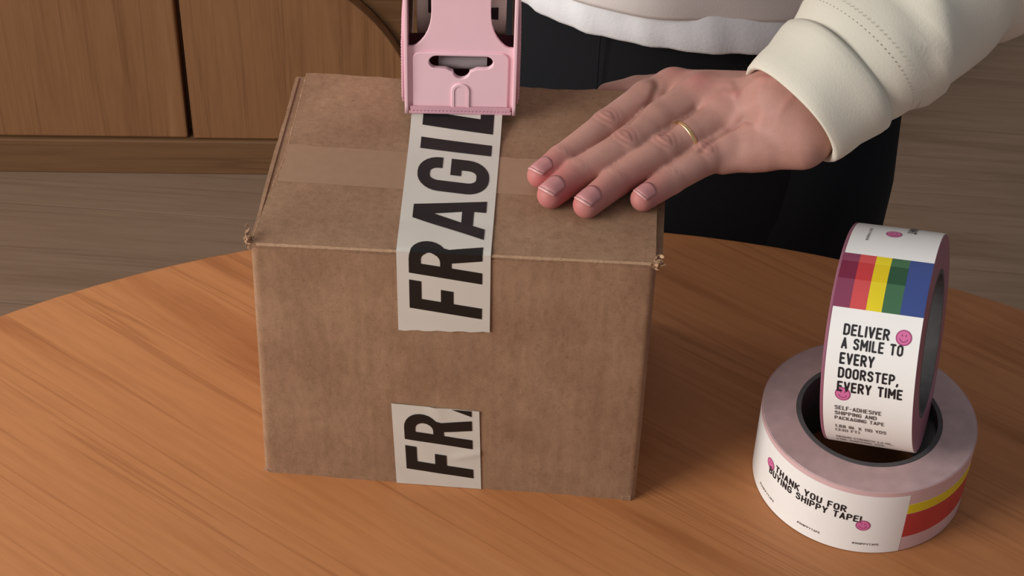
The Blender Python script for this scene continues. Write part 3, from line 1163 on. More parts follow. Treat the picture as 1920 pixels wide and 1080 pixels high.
for txt, pt, pb, s0, s1, wt in (
        ('DELIVER', 45.4, 51.2, -15.1, 8.2, .18), ('A SMILE TO', 52.2, 58.0, -15.3, 15.9, .18), ('EVERY', 59.8, 65.8, -15.3, 2.3, .19),
        ('DOORSTEP,', 67.4, 73.2, -15.4, 15.4, .18), ('EVERY TIME', 74.9, 80.8, -15.4, 17.9, .19),
        ('SELF-ADHESIVE', 89.8, 92.6, -16.2, 7.9, .15), ('SHIPPING AND', 93.6, 96.4, -16.2, 5.5, .15), ('PACKAGING TAPE', 97.4, 100.2, -16.2, 9.4, .15),
        ('1.88 IN. X 110 YDS', 104.6, 107.6, -16.2, 10.4, .14), ('(330 FT)', 108.6, 111.4, -16.2, -3.6, .14),
        ('MEDIUM STRENGTH 2.0 MIL,', 117.6, 120.6, -16.4, 13.4, .13), ('FOR SHIPPING USE', 122.5, 125.5, -16.4, 8.5, .13)):
    cap = math.radians(pb - pt) * R2
    V, F = stroke_text(txt, cap, wt, width=(s1 - s0) / 1000)
    rooted('lettering', flat_on(g1, V, F, lambda x, y, pb=pb: math.radians(pb) - y / R2, lambda x, y, s0=s0: s0 / 1000 + x, .00036), M['ink' if wt > .16 else 'ink_soft'], ur)
V, F = stroke_text('#SHIPPYTAPE', .0014, .15, width=.0165)
rooted('lettering', flat_on(g1, V, F, lambda x, y: math.radians(-5.9) - x / R2, lambda x, y: -.0140 + y, .00036), M['ink_soft'], ur)
V, F = stroke_text('THANK YOU', .0048, .17, width=.030)
rooted('lettering', flat_on(g1, V, F, lambda x, y: math.radians(-20) - x / R2, lambda x, y: .0052 + y, .00036), M['ink'], ur)
for p0, s0, r in ((82.2, -12.2, .0041), (48.6, 15.4, .0041), (-16.6, -.8, .0042)):
    smiley(g1, R2, lambda x, y, p0=p0: math.radians(p0) - y / R2, lambda x, y, s0=s0: s0 / 1000 + x, ur, 0, 0, r)

# ================================================================== PERSON
person = empty('person', (.235, .43, FZ), 'person in a cream sweatshirt and black trousers pressing a hand on the box', 'person')


def surface_nets(F, origin, h):
    nx, ny, nz = F.shape
    S = F < 0
    c = S[:-1, :-1, :-1].astype(np.int8)
    tot = np.zeros((nx - 1, ny - 1, nz - 1), np.int8)
    for i in (0, 1):
        for j in (0, 1):
            for k_ in (0, 1):
                tot += S[i:nx - 1 + i, j:ny - 1 + j, k_:nz - 1 + k_]
    act = (tot > 0) & (tot < 8)
    I, J, K = np.nonzero(act)
    idx = -np.ones(act.shape, np.int64)
    idx[I, J, K] = np.arange(len(I))
    P = np.zeros((len(I), 3))
    N = np.zeros(len(I))
    cor = [(i, j, k_) for i in (0, 1) for j in (0, 1) for k_ in (0, 1)]
    for a in cor:
        for ax in range(3):
            if a[ax]:
                continue
            b = list(a)
            b[ax] = 1
            fa = F[I + a[0], J + a[1], K + a[2]]
            fb = F[I + b[0], J + b[1], K + b[2]]
            m = (fa < 0) != (fb < 0)
            t = np.where(m, fa / (fa - fb + 1e-12), 0)
            pos = np.tile(np.array(a, float), (len(I), 1))
            pos[:, ax] += t
            P += pos * m[:, None]
            N += m
    P = P / N[:, None] + np.stack([I, J, K], 1)
    P = P * h + np.asarray(origin)
    quads = []
    for ax in range(3):
        u, v = (ax + 1) % 3, (ax + 2) % 3
        sl0 = [slice(None)] * 3
        sl1 = [slice(None)] * 3
        sl0[ax] = slice(0, -1)
        sl1[ax] = slice(1, None)
        ch = S[tuple(sl0)] != S[tuple(sl1)]
        ii = np.array(np.nonzero(ch))
        ok = (ii[u] > 0) & (ii[v] > 0) & (ii[u] < F.shape[u] - 1) & (ii[v] < F.shape[v] - 1)
        ii = ii[:, ok]
        def cell(du, dv):
            q_ = ii.copy()
            q_[u] += du
            q_[v] += dv
            return idx[q_[0], q_[1], q_[2]]
        q = np.stack([cell(-1, -1), cell(0, -1), cell(0, 0), cell(-1, 0)], 1)
        inside = S[ii[0], ii[1], ii[2]]
        q[~inside] = q[~inside][:, ::-1]
        quads.append(q)
    return P, np.concatenate(quads)


def np_mesh(P, Q):
    me = bpy.data.meshes.new('m')
    me.vertices.add(len(P))
    me.vertices.foreach_set('co', P.astype(np.float32).ravel())
    me.loops.add(len(Q) * 4)
    me.loops.foreach_set('vertex_index', Q.astype(np.int32).ravel())
    me.polygons.add(len(Q))
    me.polygons.foreach_set('loop_start', np.arange(len(Q), dtype=np.int32) * 4)
    me.update(calc_edges=True)
    me.polygons.foreach_set('use_smooth', np.ones(len(Q), bool))
    return me


FING = dict(
    index=([(143.5, 56.7, 179.6), (153.7, 69.2, 181.2), (176.3, 94.7, 185.5), (196.7, 116.9, 190), (210.6, 128.0, 188.5)], [6.9, 8.0, 9.2, 10.0, 11.5]),
    middle=([(150.0, 40.9, 179.6), (163.2, 58.3, 181.2), (186.8, 77.0, 186), (202.8, 95.4, 191), (224.0, 114.0, 194)], [7.2, 8.4, 9.6, 10.2, 12]),
    ring=([(168.7, 34.8, 179.6), (182.4, 52.9, 181.2), (207.4, 76.4, 186), (219.0, 85.9, 189), (238.9, 101.5, 192.5)], [7.1, 8.1, 9.2, 9.6, 11.5]),
    pinky=([(197.2, 43.4, 179.2), (211.3, 59.0, 180.6), (229.3, 74.5, 184.6), (240, 81.0, 186.5), (256, 88, 190)], [6.6, 7.6, 8.6, 9.6, 11]))
FDIR = np.array((.695, .58, .425))
FDIR = FDIR / np.linalg.norm(FDIR)


def hand_field(h):
    lo = np.array((128., 22., 158.))
    hi = np.array((350., 196., 268.))
    n = ((hi - lo) / h).astype(int)
    X, Y, Z = np.meshgrid(*[lo[i] + np.arange(n[i]) * h for i in range(3)], indexing='ij')
    X = X.astype(np.float32)
    Y = Y.astype(np.float32)
    Z = Z.astype(np.float32)

    def cap(a, b, ra, rb):
        a = np.array(a, float)
        b = np.array(b, float)
        d = b - a
        L2 = d @ d
        t = np.clip(((X - a[0]) * d[0] + (Y - a[1]) * d[1] + (Z - a[2]) * d[2]) / L2, 0, 1)
        return np.sqrt((X - a[0] - t * d[0]) ** 2 + (Y - a[1] - t * d[1]) ** 2 + (Z - a[2] - t * d[2]) ** 2) - (ra + (rb - ra) * t)

    def smin(a, b, k_):
        hh = np.clip(.5 + .5 * (b - a) / k_, 0, 1)
        return b + (a - b) * hh - k_ * hh * (1 - hh)

    palm = None
    car = {'index': (262, 113, 197), 'middle': (268, 106, 201), 'ring': (276, 96, 203), 'pinky': (281, 87, 198)}
    for nme, (P, R) in FING.items():
        s = cap(P[4], car[nme], R[4] + .4, 13.8)
        palm = s if palm is None else smin(palm, s, 9)
        if nme != 'pinky':
            pass
    palm = smin(palm, cap((255, 82, 187), (278, 81, 192), 10.5, 12.5), 6)       # hypothenar
    palm = smin(palm, cap((238, 77, 183), (257, 82, 187), 8.2, 10.5), 6)
    palm = smin(palm, cap((258, 118, 190), (232, 140, 180), 13, 10.5), 7)    # thenar
    for o, r0 in ((-11, 18), (10, 17), (0, 19)):
        perp = np.cross(FDIR, (0.35, -.3, 1.))
        perp /= np.linalg.norm(perp)
        a = np.array((272., 94.5, 201.)) + perp * o
        palm = smin(palm, cap(a, a + FDIR * 110, r0, r0 + 5), 6)
    D = palm
    for nme, (P, R) in FING.items():
        f = cap(P[0], P[1], R[0], R[1])
        f = smin(f, cap(P[1], P[2], R[1] - .3, R[2]), 1.5)
        f = smin(f, cap(P[2], P[3], R[2], R[3]), 1.5)
        f = smin(f, cap(P[3], P[4], R[3], R[4]), 2)
        # dorsal knuckle pads
        k2 = (P[2][0], P[2][1], P[2][2] + 1.6)
        f = smin(f, cap(k2, (P[2][0] + 3, P[2][1] + 3, P[2][2] + 1.8), R[2] - .8, R[2] - .8), 1.5)
        # blend with the palm smoothly, with other fingers crisply
        w = np.clip((np.sqrt((X - P[4][0]) ** 2 + (Y - P[4][1]) ** 2) - 6) / 18, 0, 1)
        a = smin(D, f, 1.5)
        b = smin(D, f, 3.5)
        D = b * (1 - w) + a * w
    # thumb hooked over the far edge of the box
    th_ = smin(cap((234, 140, 178), (216, 157, 168), 10.5, 9.6), cap((216, 158, 170), (192, 161, 164), 9.6, 8.6), 2)
    th_ = smin(th_, cap((192, 161, 164), (176, 159, 161), 8.6, 7.4), 2)
    D = smin(D, th_, 5)
    # rests on the cardboard
    zt = 168 + 5.5 * np.clip(X / 207, 0, 1)
    zt = (zt * (1 - np.clip(Y / 147, 0, 1)) + 170.5 * np.clip(Y / 147, 0, 1)) + .9
    inbox = (X < 209) & (Y < 149)
    D = np.where(inbox, np.maximum(D, zt - Z), D)
    return D, lo, h


D, lo, hh = hand_field(.8)
P, Q = surface_nets(D, lo, hh)
lab = np.arange(len(P))
while True:
    mn = lab[Q].min(1)
    new = lab.copy()
    for c_ in range(4):
        np.minimum.at(new, Q[:, c_], mn)
    new = new[new]
    if (new == lab).all():
        break
    lab = new
keep = lab == np.bincount(lab).argmax()
remap = np.cumsum(keep) - 1
Q = remap[Q[keep[Q[:, 0]]]]
P = P[keep]
# fine relief: knuckle creases, tendons, veins
me = np_mesh(P / 1000, Q)
nrm = np.zeros(len(P) * 3, np.float32)
me.vertices.foreach_get('normal', nrm)
nrm = nrm.reshape(-1, 3)
disp = np.zeros(len(P))
tint = np.zeros(len(P))
upm = np.clip(nrm[:, 2] * 1.5 - .1, 0, 1)


def seg_dist(P, a, b):
    a = np.array(a, float)
    b = np.array(b, float)
    d = b - a
    t = np.clip(((P - a) @ d) / (d @ d), 0, 1)
    return np.linalg.norm(P - a - t[:, None] * d, axis=1)


for nme, (pp, rr) in FING.items():
    pp = [np.array(p, float) for p in pp]
    for ji, amp, wid in ((2, .35 if nme == 'pinky' else .55, 6.0), (1, .3, 3.6)):
        ax_ = pp[ji + 1] - pp[ji - 1]
        ax_ /= np.linalg.norm(ax_)
        rel = P - pp[ji]
        u = rel @ ax_
        lat = np.linalg.norm(rel - u[:, None] * ax_, axis=1)
        side_ = np.abs(rel @ np.cross(ax_, (0, 0, 1.)))
        near = np.exp(-(u / wid) ** 4) * np.clip(rr[ji] + 3 - lat, 0, 1) * np.clip((rr[ji] * .85 - side_) / 2, 0, 1) * np.clip(nrm[:, 2] * 2 - .6, 0, 1) * np.exp(-(side_ / (rr[ji] * .75)) ** 4)
        curve = u + .06 * side_ ** 2 * np.sign(u)
        disp += -amp * near * (.5 + .5 * np.cos(curve * 2 * PI / (3.1 if ji == 2 else 2.4)))
        tint += .16 * near * (ji == 2)
    # reddish finger ends
    dt = np.linalg.norm(P - pp[0], axis=1)
    tint += .62 * np.exp(-(dt / 15) ** 2)
    dk = np.linalg.norm(P - (pp[4] + np.array((0, 0, 10))), axis=1)
    tint += {'index': .30, 'middle': .5, 'ring': .12, 'pinky': .1}[nme] * np.exp(-(dk / 8) ** 2)
    disp += {'index': 1.2, 'middle': 1.6, 'ring': .9, 'pinky': .5}[nme] * np.exp(-(dk / 8.5) ** 2) * upm
    # tendon
    car = {'index': (262, 117, 214), 'middle': (268, 107, 218), 'ring': (276, 96, 217), 'pinky': (283, 85, 212)}[nme]
    a = pp[4] + np.array((0, 0, 12))
    rel = P - a
    d = np.array(car) - a
    t = np.clip((rel @ d) / (d @ d), 0, 1)
    lat = np.hypot(*(rel - t[:, None] * d)[:, :2].T)
    disp += .55 * np.exp(-(lat / 2.2) ** 2) * upm * np.sin(PI * np.clip(t, 0.02, .9))
vein_paths = [[(228, 100), (236, 103), (243, 99), (251, 101), (262, 95)], [(238, 86), (245, 92), (243, 99)], [(256, 82), (252, 90), (256, 97)], [(229, 110), (239, 108), (243, 99)],
              [(256, 82), (264, 80), (270, 86)]]
for vp in vein_paths:
    dm = np.full(len(P), 99.)
    for a, b in zip(vp, vp[1:]):
        a2, b2 = np.array(a, float), np.array(b, float)
        d = b2 - a2
        t = np.clip(((P[:, :2] - a2) @ d) / (d @ d), 0, 1)
        dm = np.minimum(dm, np.linalg.norm(P[:, :2] - a2 - t[:, None] * d, axis=1))
    disp += .5 * np.exp(-(dm / 2.0) ** 2) * upm
    tint += .10 * np.exp(-(dm / 2.5) ** 2) * upm
# folds where neighbouring fingers meet, running up to the webs
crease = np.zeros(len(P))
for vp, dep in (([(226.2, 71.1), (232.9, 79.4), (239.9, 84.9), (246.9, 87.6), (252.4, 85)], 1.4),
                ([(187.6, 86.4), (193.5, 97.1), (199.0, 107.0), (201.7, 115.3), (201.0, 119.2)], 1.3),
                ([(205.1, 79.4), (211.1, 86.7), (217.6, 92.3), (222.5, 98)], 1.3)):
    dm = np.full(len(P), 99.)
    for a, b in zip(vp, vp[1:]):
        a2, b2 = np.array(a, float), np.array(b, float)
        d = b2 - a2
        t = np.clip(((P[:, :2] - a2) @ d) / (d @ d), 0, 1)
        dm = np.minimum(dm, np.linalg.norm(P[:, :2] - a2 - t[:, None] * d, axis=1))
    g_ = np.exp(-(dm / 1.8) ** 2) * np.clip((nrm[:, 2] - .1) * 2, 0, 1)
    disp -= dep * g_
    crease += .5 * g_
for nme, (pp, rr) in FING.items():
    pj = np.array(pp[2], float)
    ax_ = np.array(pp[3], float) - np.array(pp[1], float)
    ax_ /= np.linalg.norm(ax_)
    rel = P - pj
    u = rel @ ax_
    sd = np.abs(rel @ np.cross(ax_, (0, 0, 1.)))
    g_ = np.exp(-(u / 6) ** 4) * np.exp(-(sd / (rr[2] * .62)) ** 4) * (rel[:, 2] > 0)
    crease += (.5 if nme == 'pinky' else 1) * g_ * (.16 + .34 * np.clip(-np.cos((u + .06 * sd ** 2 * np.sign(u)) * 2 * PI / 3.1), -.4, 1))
# web hollows between the knuckles
names = ['index', 'middle', 'ring', 'pinky']
for a, b in zip(names, names[1:]):
    m_ = (np.array(FING[a][0][4]) + np.array(FING[b][0][4])) / 2
    dm = np.linalg.norm((P - m_)[:, :2], axis=1)
    disp += -.9 * np.exp(-(dm / 5.5) ** 2) * upm
P2 = P + nrm * disp[:, None]
me.vertices.foreach_set('co', (P2 / 1000).astype(np.float32).ravel())
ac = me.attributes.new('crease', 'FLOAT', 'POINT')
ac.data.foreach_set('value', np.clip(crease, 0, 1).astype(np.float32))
at = me.attributes.new('tint', 'FLOAT', 'POINT')
at.data.foreach_set('value', np.clip(tint, 0, 1).astype(np.float32))
me.update()
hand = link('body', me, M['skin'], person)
world_child(hand)
sm = hand.modifiers.new('smooth', 'SMOOTH')
sm.factor = .5
sm.iterations = 5


def nail(fname, w, L, back, lift, tiltside=0.0):
    pp, rr = FING[fname]
    p0, p1 = np.array(pp[0], float), np.array(pp[1], float)
    d = p0 - p1
    d /= np.linalg.norm(d)
    up = np.array((0, 0, 1.)) - d * d[2]
    up /= np.linalg.norm(up)
    s = np.cross(d, up)
    if tiltside:
        up2 = up * math.cos(tiltside) + s * math.sin(tiltside)
        s = np.cross(d, up2)
        up = up2
    def surf(u, v, o):
        # u along the finger (0 back, 1 free edge), v across -1..1
        ang = v * w
        r = rr[0] + .22 + o + (rr[1] - rr[0]) * .25 * (1 - u)
        round_ = L * .5 * (1 - math.sqrt(max(0, 1 - v * v * .75)))
        x = -back + u * L
        if u < .5:
            x += round_ * (1 - 2 * u)
        else:
            x -= round_ * .6 * (2 * u - 1)
        xx_ = max(0.0, x)
        drop = .85 * (r - math.sqrt(max(0.1, r * r - xx_ * xx_)))
        c = p0 + d * x
        return (c + up * (r * math.cos(ang) - drop) + s * r * math.sin(ang) * .98) / 1000
    def make(u0, u1, n=6, m=10, o1=.0):
        V, F = [], []
        for o in (-.5, o1):
            for i in range(n + 1):
                for j in range(m + 1):
                    V.append(surf(u0 + (u1 - u0) * i / n, -1 + 2 * j / m, o))
        W = m + 1
        N_ = (n + 1) * W
        for i in range(n):
            for j in range(m):
                a = i * W + j
                F.append((N_ + a, N_ + a + 1, N_ + a + W + 1, N_ + a + W))
                F.append((a, a + W, a + W + 1, a + 1))
        for j in range(m):
            for c in (0, n * W):
                F.append((c + j, c + j + 1, N_ + c + j + 1, N_ + c + j))
        for i in range(n):
            for c in (0, m):
                a = i * W + c
                F.append((a, N_ + a, N_ + a + W, a + W))
        me = pydata(V, F)
        b = bmesh.new()
        b.from_mesh(me)
        bmesh.ops.recalc_face_normals(b, faces=b.faces)
        b.to_mesh(me)
        b.free()
        return me
    o = link('fingernail', make(0, .9), M['nail'], person, smooth=True)
    world_child(o)
    t = link('nail_edge', make(.9, 1.0, 2, 10, .12), M['nail_tip'], o, smooth=True, label='pale free edge of the nail')
    t.data.transform(Matrix.Translation(-person.location))


nail('index', .92, 12, 7.5, 2.2, .15)
nail('middle', .92, 12.5, 7.5, 2.2, .05)
nail('ring', .92, 12.5, 7.5, 2.2, 0)
nail('pinky', .85, 10, 6.0, 2.0, -.1)

# wedding band
pr = [np.array(p) for p in FING['ring'][0]]
rc = pr[2] * .12 + pr[3] * .88
ax_ = Vector(pr[3] - pr[2]).normalized()
e1 = (Vector((0, 0, 1)) - ax_ * ax_.z).normalized()
e2 = ax_.cross(e1)
V, F = [], []
n, m = 64, 10
RRg = 10.0
for i in range(n):
    a = 2 * PI * i / n
    o = e1 * math.cos(a) + e2 * math.sin(a)
    for j in range(m):
        b = 2 * PI * j / m
        V.append((Vector(rc) + o * (RRg + .55 * math.cos(b)) + ax_ * 1.15 * math.sin(b)) / 1000)
for i in range(n):
    for j in range(m):
        F.append((i * m + j, ((i + 1) % n) * m + j, ((i + 1) % n) * m + (j + 1) % m, i * m + (j + 1) % m))
world_child(link('finger_ring', pydata(V, F), M['gold'], person, smooth=True, label='thin plain gold ring'))

# ---- sleeve
FD = Vector(FDIR)
W0 = Vector((.2710, .0930, .2022))


def sleeve_mesh(path, rads, nseg=64, wob=None, inner=None, ref=Vector((0, 0, 1))):
    """loft with explicit side/up axes; rads (a across, b other)"""
    V, F = [], []
    for i, p in enumerate(path):
        t = (path[min(i + 1, len(path) - 1)] - path[max(i - 1, 0)]).normalized()
        s = t.cross(ref).normalized()
        b = s.cross(t).normalized()
        for k in range(nseg):
            th = 2 * PI * k / nseg
            w_ = wob(i, th) if wob else 0
            V.append(p + s * (rads[i][0] + w_) * math.cos(th) + b * (rads[i][1] + w_) * math.sin(th))
    n = len(path)
    for i in range(n - 1):
        for k in range(nseg):
            k2 = (k + 1) % nseg
            F.append((i * nseg + k, i * nseg + k2, (i + 1) * nseg + k2, (i + 1) * nseg + k))
    return V, F


cuff_p, cuff_r = [], []
for s, a, b in ((14, 28.5, 25.5), (8, 29, 26), (1.5, 31, 28), (.2, 32.4, 29.4), (.0, 33.6, 30.6), (1.2, 34.6, 31.4), (5, 35.4, 32.2), (10, 36, 32.8), (17, 36.4, 33), (24, 38.2, 34.6), (30, 39.6, 35.8), (34, 39.9, 36), (36, 39, 35.2), (36.8, 37, 33.4)):
    cuff_p.append(W0 + FD * s / 1000)
    cuff_r.append((a / 1000, b / 1000))


def cuff_loft(P, R, nseg=72):
    V, F = [], []
    s = FD.cross(Vector((0, 0, 1))).normalized()
    b = s.cross(FD).normalized()
    for i, (p, r) in enumerate(zip(P, R)):
        for k in range(nseg):
            th = 2 * PI * k / nseg
            w = .0006 * math.sin(3 * th + i * .3) + .0004 * math.sin(5 * th - i * .5)
            V.append(p + s * (r[0] + w) * math.cos(th) + b * (r[1] + w) * math.sin(th))
    for i in range(len(P) - 1):
        for k in range(nseg):
            k2 = (k + 1) % nseg
            F.append((i * nseg + k, i * nseg + k2, (i + 1) * nseg + k2, (i + 1) * nseg + k))
    return V, F


V, F = cuff_loft(cuff_p, cuff_r)
sw = link('sweatshirt', None or bpy.data.meshes.new('s'), None, person, label='cream cotton sweatshirt')
cf = link('cuff', pydata(V, F), M['cream'], sw, smooth=True)
cf.data.transform(Matrix.Translation(-person.location))

elbow = W0 + FD * .25
shoulder = Vector((.415, .40, .62))
path = []
rad = []
for s in (32, 35, 38, 43, 50, 60, 75, 95, 120, 145, 175, 205, 235):
    path.append(W0 + FD * s / 1000)
    g = min(1, (s - 32) / 22)
    rad.append(((36 + 8 * g + max(0, s - 90) * .04) / 1000, (32 + 7.5 * g + max(0, s - 90) * .05) / 1000))
for t in (.12, .26, .42, .6, .8, 1.0):
    path.append(elbow.lerp(shoulder, t) + Vector((.02, -.01, 0)) * math.sin(PI * t))
    rad.append((.054 + .018 * t, .052 + .02 * t))
mid = path


def fold(i, th):
    if i < 3:
        return .0003 * math.sin(9 * th)
    s = min(i, 13)
    return (.0022 * math.sin(2 * th + s * 1.1) + .0016 * math.sin(3 * th - s * .9) + .0012 * math.sin(5 * th + s * 1.7)) * min(1, (i - 2) / 4)


# resample path more finely
fp, fr = [], []
for i in range(len(path) - 1):
    k_ = max(1, int((path[i + 1] - path[i]).length / .006))
    for j in range(k_):
        t = j / k_
        fp.append(path[i].lerp(path[i + 1], t))
        fr.append((rad[i][0] * (1 - t) + rad[i + 1][0] * t, rad[i][1] * (1 - t) + rad[i + 1][1] * t))
fp.append(path[-1])
fr.append(rad[-1])
dist_ = [0]
for a, b in zip(fp, fp[1:]):
    dist_.append(dist_[-1] + (b - a).length * 1000)


def wob(i, th):
    s = dist_[i]
    g = min(1, max(0, s - 8) / 30)
    w = .0012 * math.sin(2 * th + s * .05) + .0016 * math.sin(3 * th - s * .045 + 1)
    # a deep diagonal fold from the top of the forearm round to the outside
    ph = s - (44 + 16 * math.sin(th - .4))
    w += .0042 * math.exp(-(ph / 7) ** 2) - .0036 * math.exp(-((ph + 12) / 6) ** 2)
    ph = s - (95 + 22 * math.sin(th + .8))
    w += .005 * math.exp(-(ph / 10) ** 2) - .004 * math.exp(-((ph + 16) / 8) ** 2)
    return w * g


V, F = sleeve_mesh(fp, fr, 72, wob)
sl = link('sleeve', pydata(V, F), M['cream'], sw, smooth=True)
sl.data.transform(Matrix.Translation(-person.location))
# double line of stitching beside the cuff
s_ax = FD.cross(Vector((0, 0, 1))).normalized()
b_ax = s_ax.cross(FD).normalized()
for sd in (48.0, 52.5):
    bm = bmesh.new()
    g = min(1, (sd - 32) / 22)
    a_, b_ = (36 + 8 * g) / 1000, (32 + 7.5 * g) / 1000
    for k_ in range(90):
        th = 2 * PI * k_ / 90
        s = sd - 32
        i = min(range(len(dist_)), key=lambda q_: abs(dist_[q_] - s))
        w = wob(i, th)
        p = W0 + FD * sd / 1000 + s_ax * (a_ + w + .0003) * math.cos(th) + b_ax * (b_ + w + .0003) * math.sin(th)
        tt = (-s_ax * math.sin(th) + b_ax * math.cos(th)).normalized()
        nn_ = (s_ax * math.cos(th) + b_ax * math.sin(th)).normalized()
        mt = Matrix.Translation(p) @ Matrix((tt, FD, nn_)).transposed().to_4x4() @ Matrix.Diagonal((.00075, .00022, .00022, 1))
        bmesh.ops.create_icosphere(bm, subdivisions=1, radius=1, matrix=mt)
    o = link('stitching', bm, M['stitch'], sw, kind='stuff')
    o.data.transform(Matrix.Translation(-person.location))

# ---- torso, t-shirt hem, trousers
BC = (.237, .430)


def rings(levels, nseg=96, wobf=None, n_pow=2.0):
    V, F = [], []
    for li, (z, cx, cy, a, b) in enumerate(levels):
        for k in range(nseg):
            th = 2 * PI * k / nseg
            c, s = math.cos(th), math.sin(th)
            w = wobf(z, th) if wobf else 0
            V.append(Vector((cx + (a + w) * c, cy + (b + w) * s, z)))
    for i in range(len(levels) - 1):
        for k in range(nseg):
            k2 = (k + 1) % nseg
            F.append((i * nseg + k, i * nseg + k2, (i + 1) * nseg + k2, (i + 1) * nseg + k))
    return V, F


def torso_wob(z, th):
    return .003 * math.sin(3 * th + z * 20) + .002 * math.sin(7 * th - z * 33) + .0012 * math.sin(13 * th + z * 50) * math.exp(-max(0, z - .12) / .1)


# sweatshirt trunk: closed lower rim rolled under
lv = [(.128, BC[0], BC[1], .140, .100), (.114, BC[0], BC[1], .1445, .1045), (.1105, BC[0], BC[1], .1475, .1080), (.1105, BC[0], BC[1], .1500, .1105), (.114, BC[0], BC[1], .1515, .1120),
      (.125, BC[0], BC[1], .1530, .1135), (.15, BC[0], BC[1], .156, .116), (.22, BC[0], BC[1] - .005, .162, .120), (.34, BC[0], BC[1] - .02, .175, .125), (.46, BC[0], BC[1] - .035, .19, .128),
      (.56, BC[0], BC[1] - .045, .195, .12), (.62, BC[0], BC[1] - .045, .18, .105), (.66, BC[0], BC[1] - .045, .13, .085), (.68, BC[0], BC[1] - .045, .07, .065), (.70, BC[0], BC[1] - .05, .062, .06)]
V, F = rings(lv, 96, torso_wob)
o = link('trunk', pydata(V, F), M['cream_lightened'], sw, smooth=True)
o.data.transform(Matrix.Translation(-person.location))
V, F = rings([(.72, BC[0], BC[1] - .05, .055, .055), (.66, BC[0], BC[1] - .05, .058, .058), (.6, BC[0], BC[1] - .05, .06, .06)], 32)
# far arm's sleeve, held forward towards the dispenser
pA = [Vector((.055, .38, .60)), Vector((.0, .36, .52)), Vector((-.02, .32, .45)), Vector((.0, .28, .42)), Vector((.022, .25, .40)), Vector((.040, .232, .388))]
V, F = tube_mesh(pA, [.062, .056, .052, .045, .038, .031], 32, caps=True)
o = link('sleeve', pydata(V, F), M['cream'], sw, smooth=True)
o.data.transform(Matrix.Translation(-person.location))

hem_w = lambda z, th: .0006 * math.sin(5 * th + 1) + .0004 * math.sin(11 * th) + .0007 * math.sin(23 * th) + .0006 * math.sin(41 * th + z * 80)
lv = [(.125, BC[0], BC[1], .138, .098), (.100, BC[0], BC[1], .1425, .1025), (.0885, BC[0], BC[1], .1455, .1055), (.0862, BC[0], BC[1], .1470, .1070), (.0862, BC[0], BC[1], .1485, .1085),
      (.0885, BC[0], BC[1], .1497, .1097), (.096, BC[0], BC[1], .1500, .1100), (.104, BC[0], BC[1], .1495, .1095), (.112, BC[0], BC[1], .147, .107), (.13, BC[0], BC[1], .140, .100)]
V, F = rings(lv, 160, hem_w)
o = link('tshirt', pydata(V, F), M['tee'], person, smooth=True, label='white cotton hem showing below the sweatshirt')
world_child(o)

# trousers: pelvis and two legs
V, F = rings([(.14, BC[0], BC[1], .128, .088), (.10, BC[0], BC[1], .134, .094), (.06, BC[0], BC[1], .143, .100), (.02, BC[0], BC[1], .150, .104), (-.02, BC[0], BC[1], .154, .104), (-.06, BC[0], BC[1], .154, .104), (-.12, BC[0], BC[1], .150, .098), (-.16, BC[0], BC[1], .11, .07)], 96,
            lambda z, th: .0015 * math.sin(4 * th + z * 30))
tr = link('trousers', pydata(V, F), M['trouser'], person, smooth=True, label='plain black trousers')
world_child(tr)
for sx in (-1, 1):
    V, F = tube_mesh([(BC[0] + sx * .073, BC[1], .02), (BC[0] + sx * .077, BC[1], -.08), (BC[0] + sx * .082, BC[1], -.25), (BC[0] + sx * .088, BC[1] + .005, -.45), (BC[0] + sx * .092, BC[1] + .01, FZ + .05)],
                     [(.094, .079), (.095, .081), (.08, .074), (.066, .064), (.055, .056)][::1], 40)
    o = link('trouser_leg', pydata(V, F), M['trouser'], tr, smooth=True)
    o.data.transform(Matrix.Translation(-person.location))
    V, F = tube_mesh([(BC[0] + sx * .094, BC[1] + .07, FZ + .035), (BC[0] + sx * .096, BC[1] + .0, FZ + .045), (BC[0] + sx * .1, BC[1] - .09, FZ + .035), (BC[0] + sx * .104, BC[1] - .17, FZ + .025)],
                     [(.034, .033), (.042, .044), (.046, .034), (.03, .022)], 24)
    o = link('shoe', pydata(V, F), M['black'], person, smooth=True)
    world_child(o)
# side seam on the thigh
V, F = tube_mesh([(.168, .3385, .085), (.168, .337, .06), (.168, .3345, .02)], [.0005, .0005, .0005], 8)
o = link('seam', pydata(V, F), M['trouser'], tr)
o.data.transform(Matrix.Translation(-person.location))

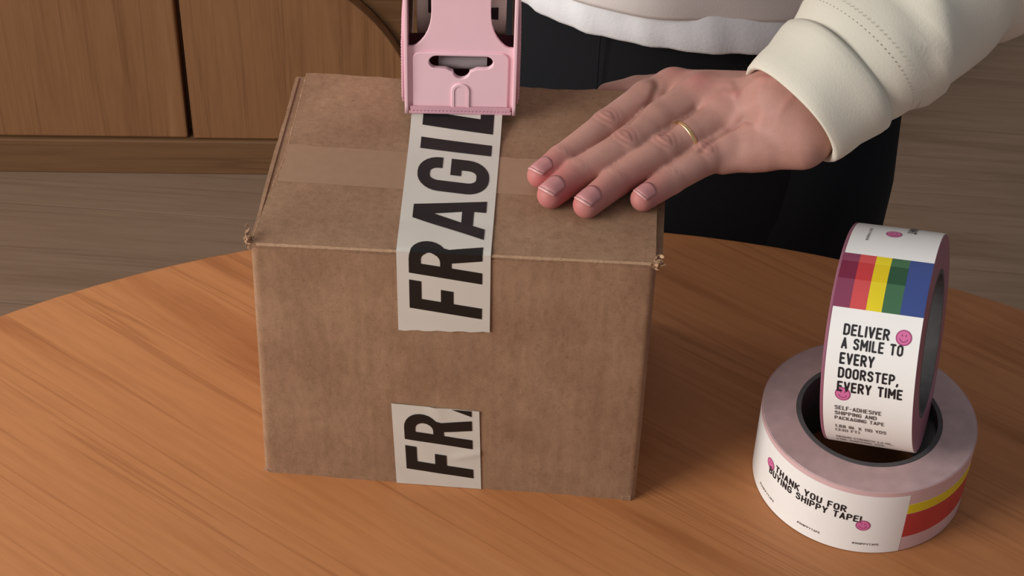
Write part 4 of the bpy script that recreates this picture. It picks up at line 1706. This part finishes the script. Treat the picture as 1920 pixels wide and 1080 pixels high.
# the other hand, closed round the dispenser's handle
def grip_hand():
    h = 1.4
    hc = np.array((92., 152., 352.))
    lo_ = hc - np.array((82., 52., 58.))
    hi_ = hc + np.array((46., 100., 72.))
    n_ = ((hi_ - lo_) / h).astype(int)
    X, Y, Z = np.meshgrid(*[lo_[i] + np.arange(n_[i]) * h for i in range(3)], indexing='ij')

    def cap(a, b, ra, rb):
        a = hc + np.array(a, float)
        d = hc + np.array(b, float) - a
        t = np.clip(((X - a[0]) * d[0] + (Y - a[1]) * d[1] + (Z - a[2]) * d[2]) / (d @ d), 0, 1)
        return np.sqrt((X - a[0] - t * d[0]) ** 2 + (Y - a[1] - t * d[1]) ** 2 + (Z - a[2] - t * d[2]) ** 2) - (ra + (rb - ra) * t)

    def smin(a, b, k_):
        q_ = np.clip(.5 + .5 * (b - a) / k_, 0, 1)
        return b + (a - b) * q_ - k_ * q_ * (1 - q_)

    D_ = None
    for z_, r_ in ((-30, 7.6), (-11, 8.6), (9, 9), (28, 8.6)):
        f_ = smin(cap((-26, 6, z_), (-20, -20, z_ - 1), r_ + 1, r_), cap((-20, -20, z_ - 1), (4, -23, z_ - 3), r_, r_ - .6), 2)
        f_ = smin(f_, cap((4, -23, z_ - 3), (19, -12, z_ - 4), r_ - .6, r_ - 1.4), 2)
        D_ = f_ if D_ is None else np.minimum(D_, f_)
    for z_ in (-26, -8, 10, 27):
        D_ = smin(D_, cap((-26, 6, z_), (-30, 42, z_ * .6 + 14), 11, 14), 5)
    D_ = smin(D_, cap((-24, 30, 22), (-6, 22, 40), 14, 10), 6)
    D_ = smin(D_, cap((-6, 22, 40), (14, 12, 40), 10, 8.5), 3)
    D_ = smin(D_, cap((14, 12, 40), (22, -6, 36), 8.5, 7), 3)
    D_ = smin(D_, cap((-31, 40, 16), (-48, 78, 34), 19, 20), 8)
    return surface_nets(D_, lo_, h)


P_, Q_ = grip_hand()
me_ = np_mesh(P_ / 1000, Q_)
for nm_ in ('tint', 'crease'):
    me_.attributes.new(nm_, 'FLOAT', 'POINT')
world_child(link('hand', me_, M['skin'], person, label='other hand closed round the dispenser'))

# fine hairs at the wrist
bm = bmesh.new()
for i in range(70):
    t = rng.uniform(0, 1)
    base = np.array((236., 124., 199.)) * (1 - t) + np.array((256., 130., 205.)) * t + rng.normal(0, 1.0, 3)
    d = np.array((-.55, -.1, .5)) + rng.normal(0, .3, 3)
    d /= np.linalg.norm(d)
    L = rng.uniform(3, 6)
    V, F = tube_mesh([base / 1000, (base + d * L * .5 + (0, 0, .6)) / 1000, (base + d * L) / 1000], [.00006, .00005, .00002], 3, caps=False)
    b0 = len(bm.verts)
    vs = [bm.verts.new(v) for v in V]
    for f in F:
        bm.faces.new([vs[q_] for q_ in f])
world_child(link('arm_hair', bm, M['hair'], person, kind='stuff'))
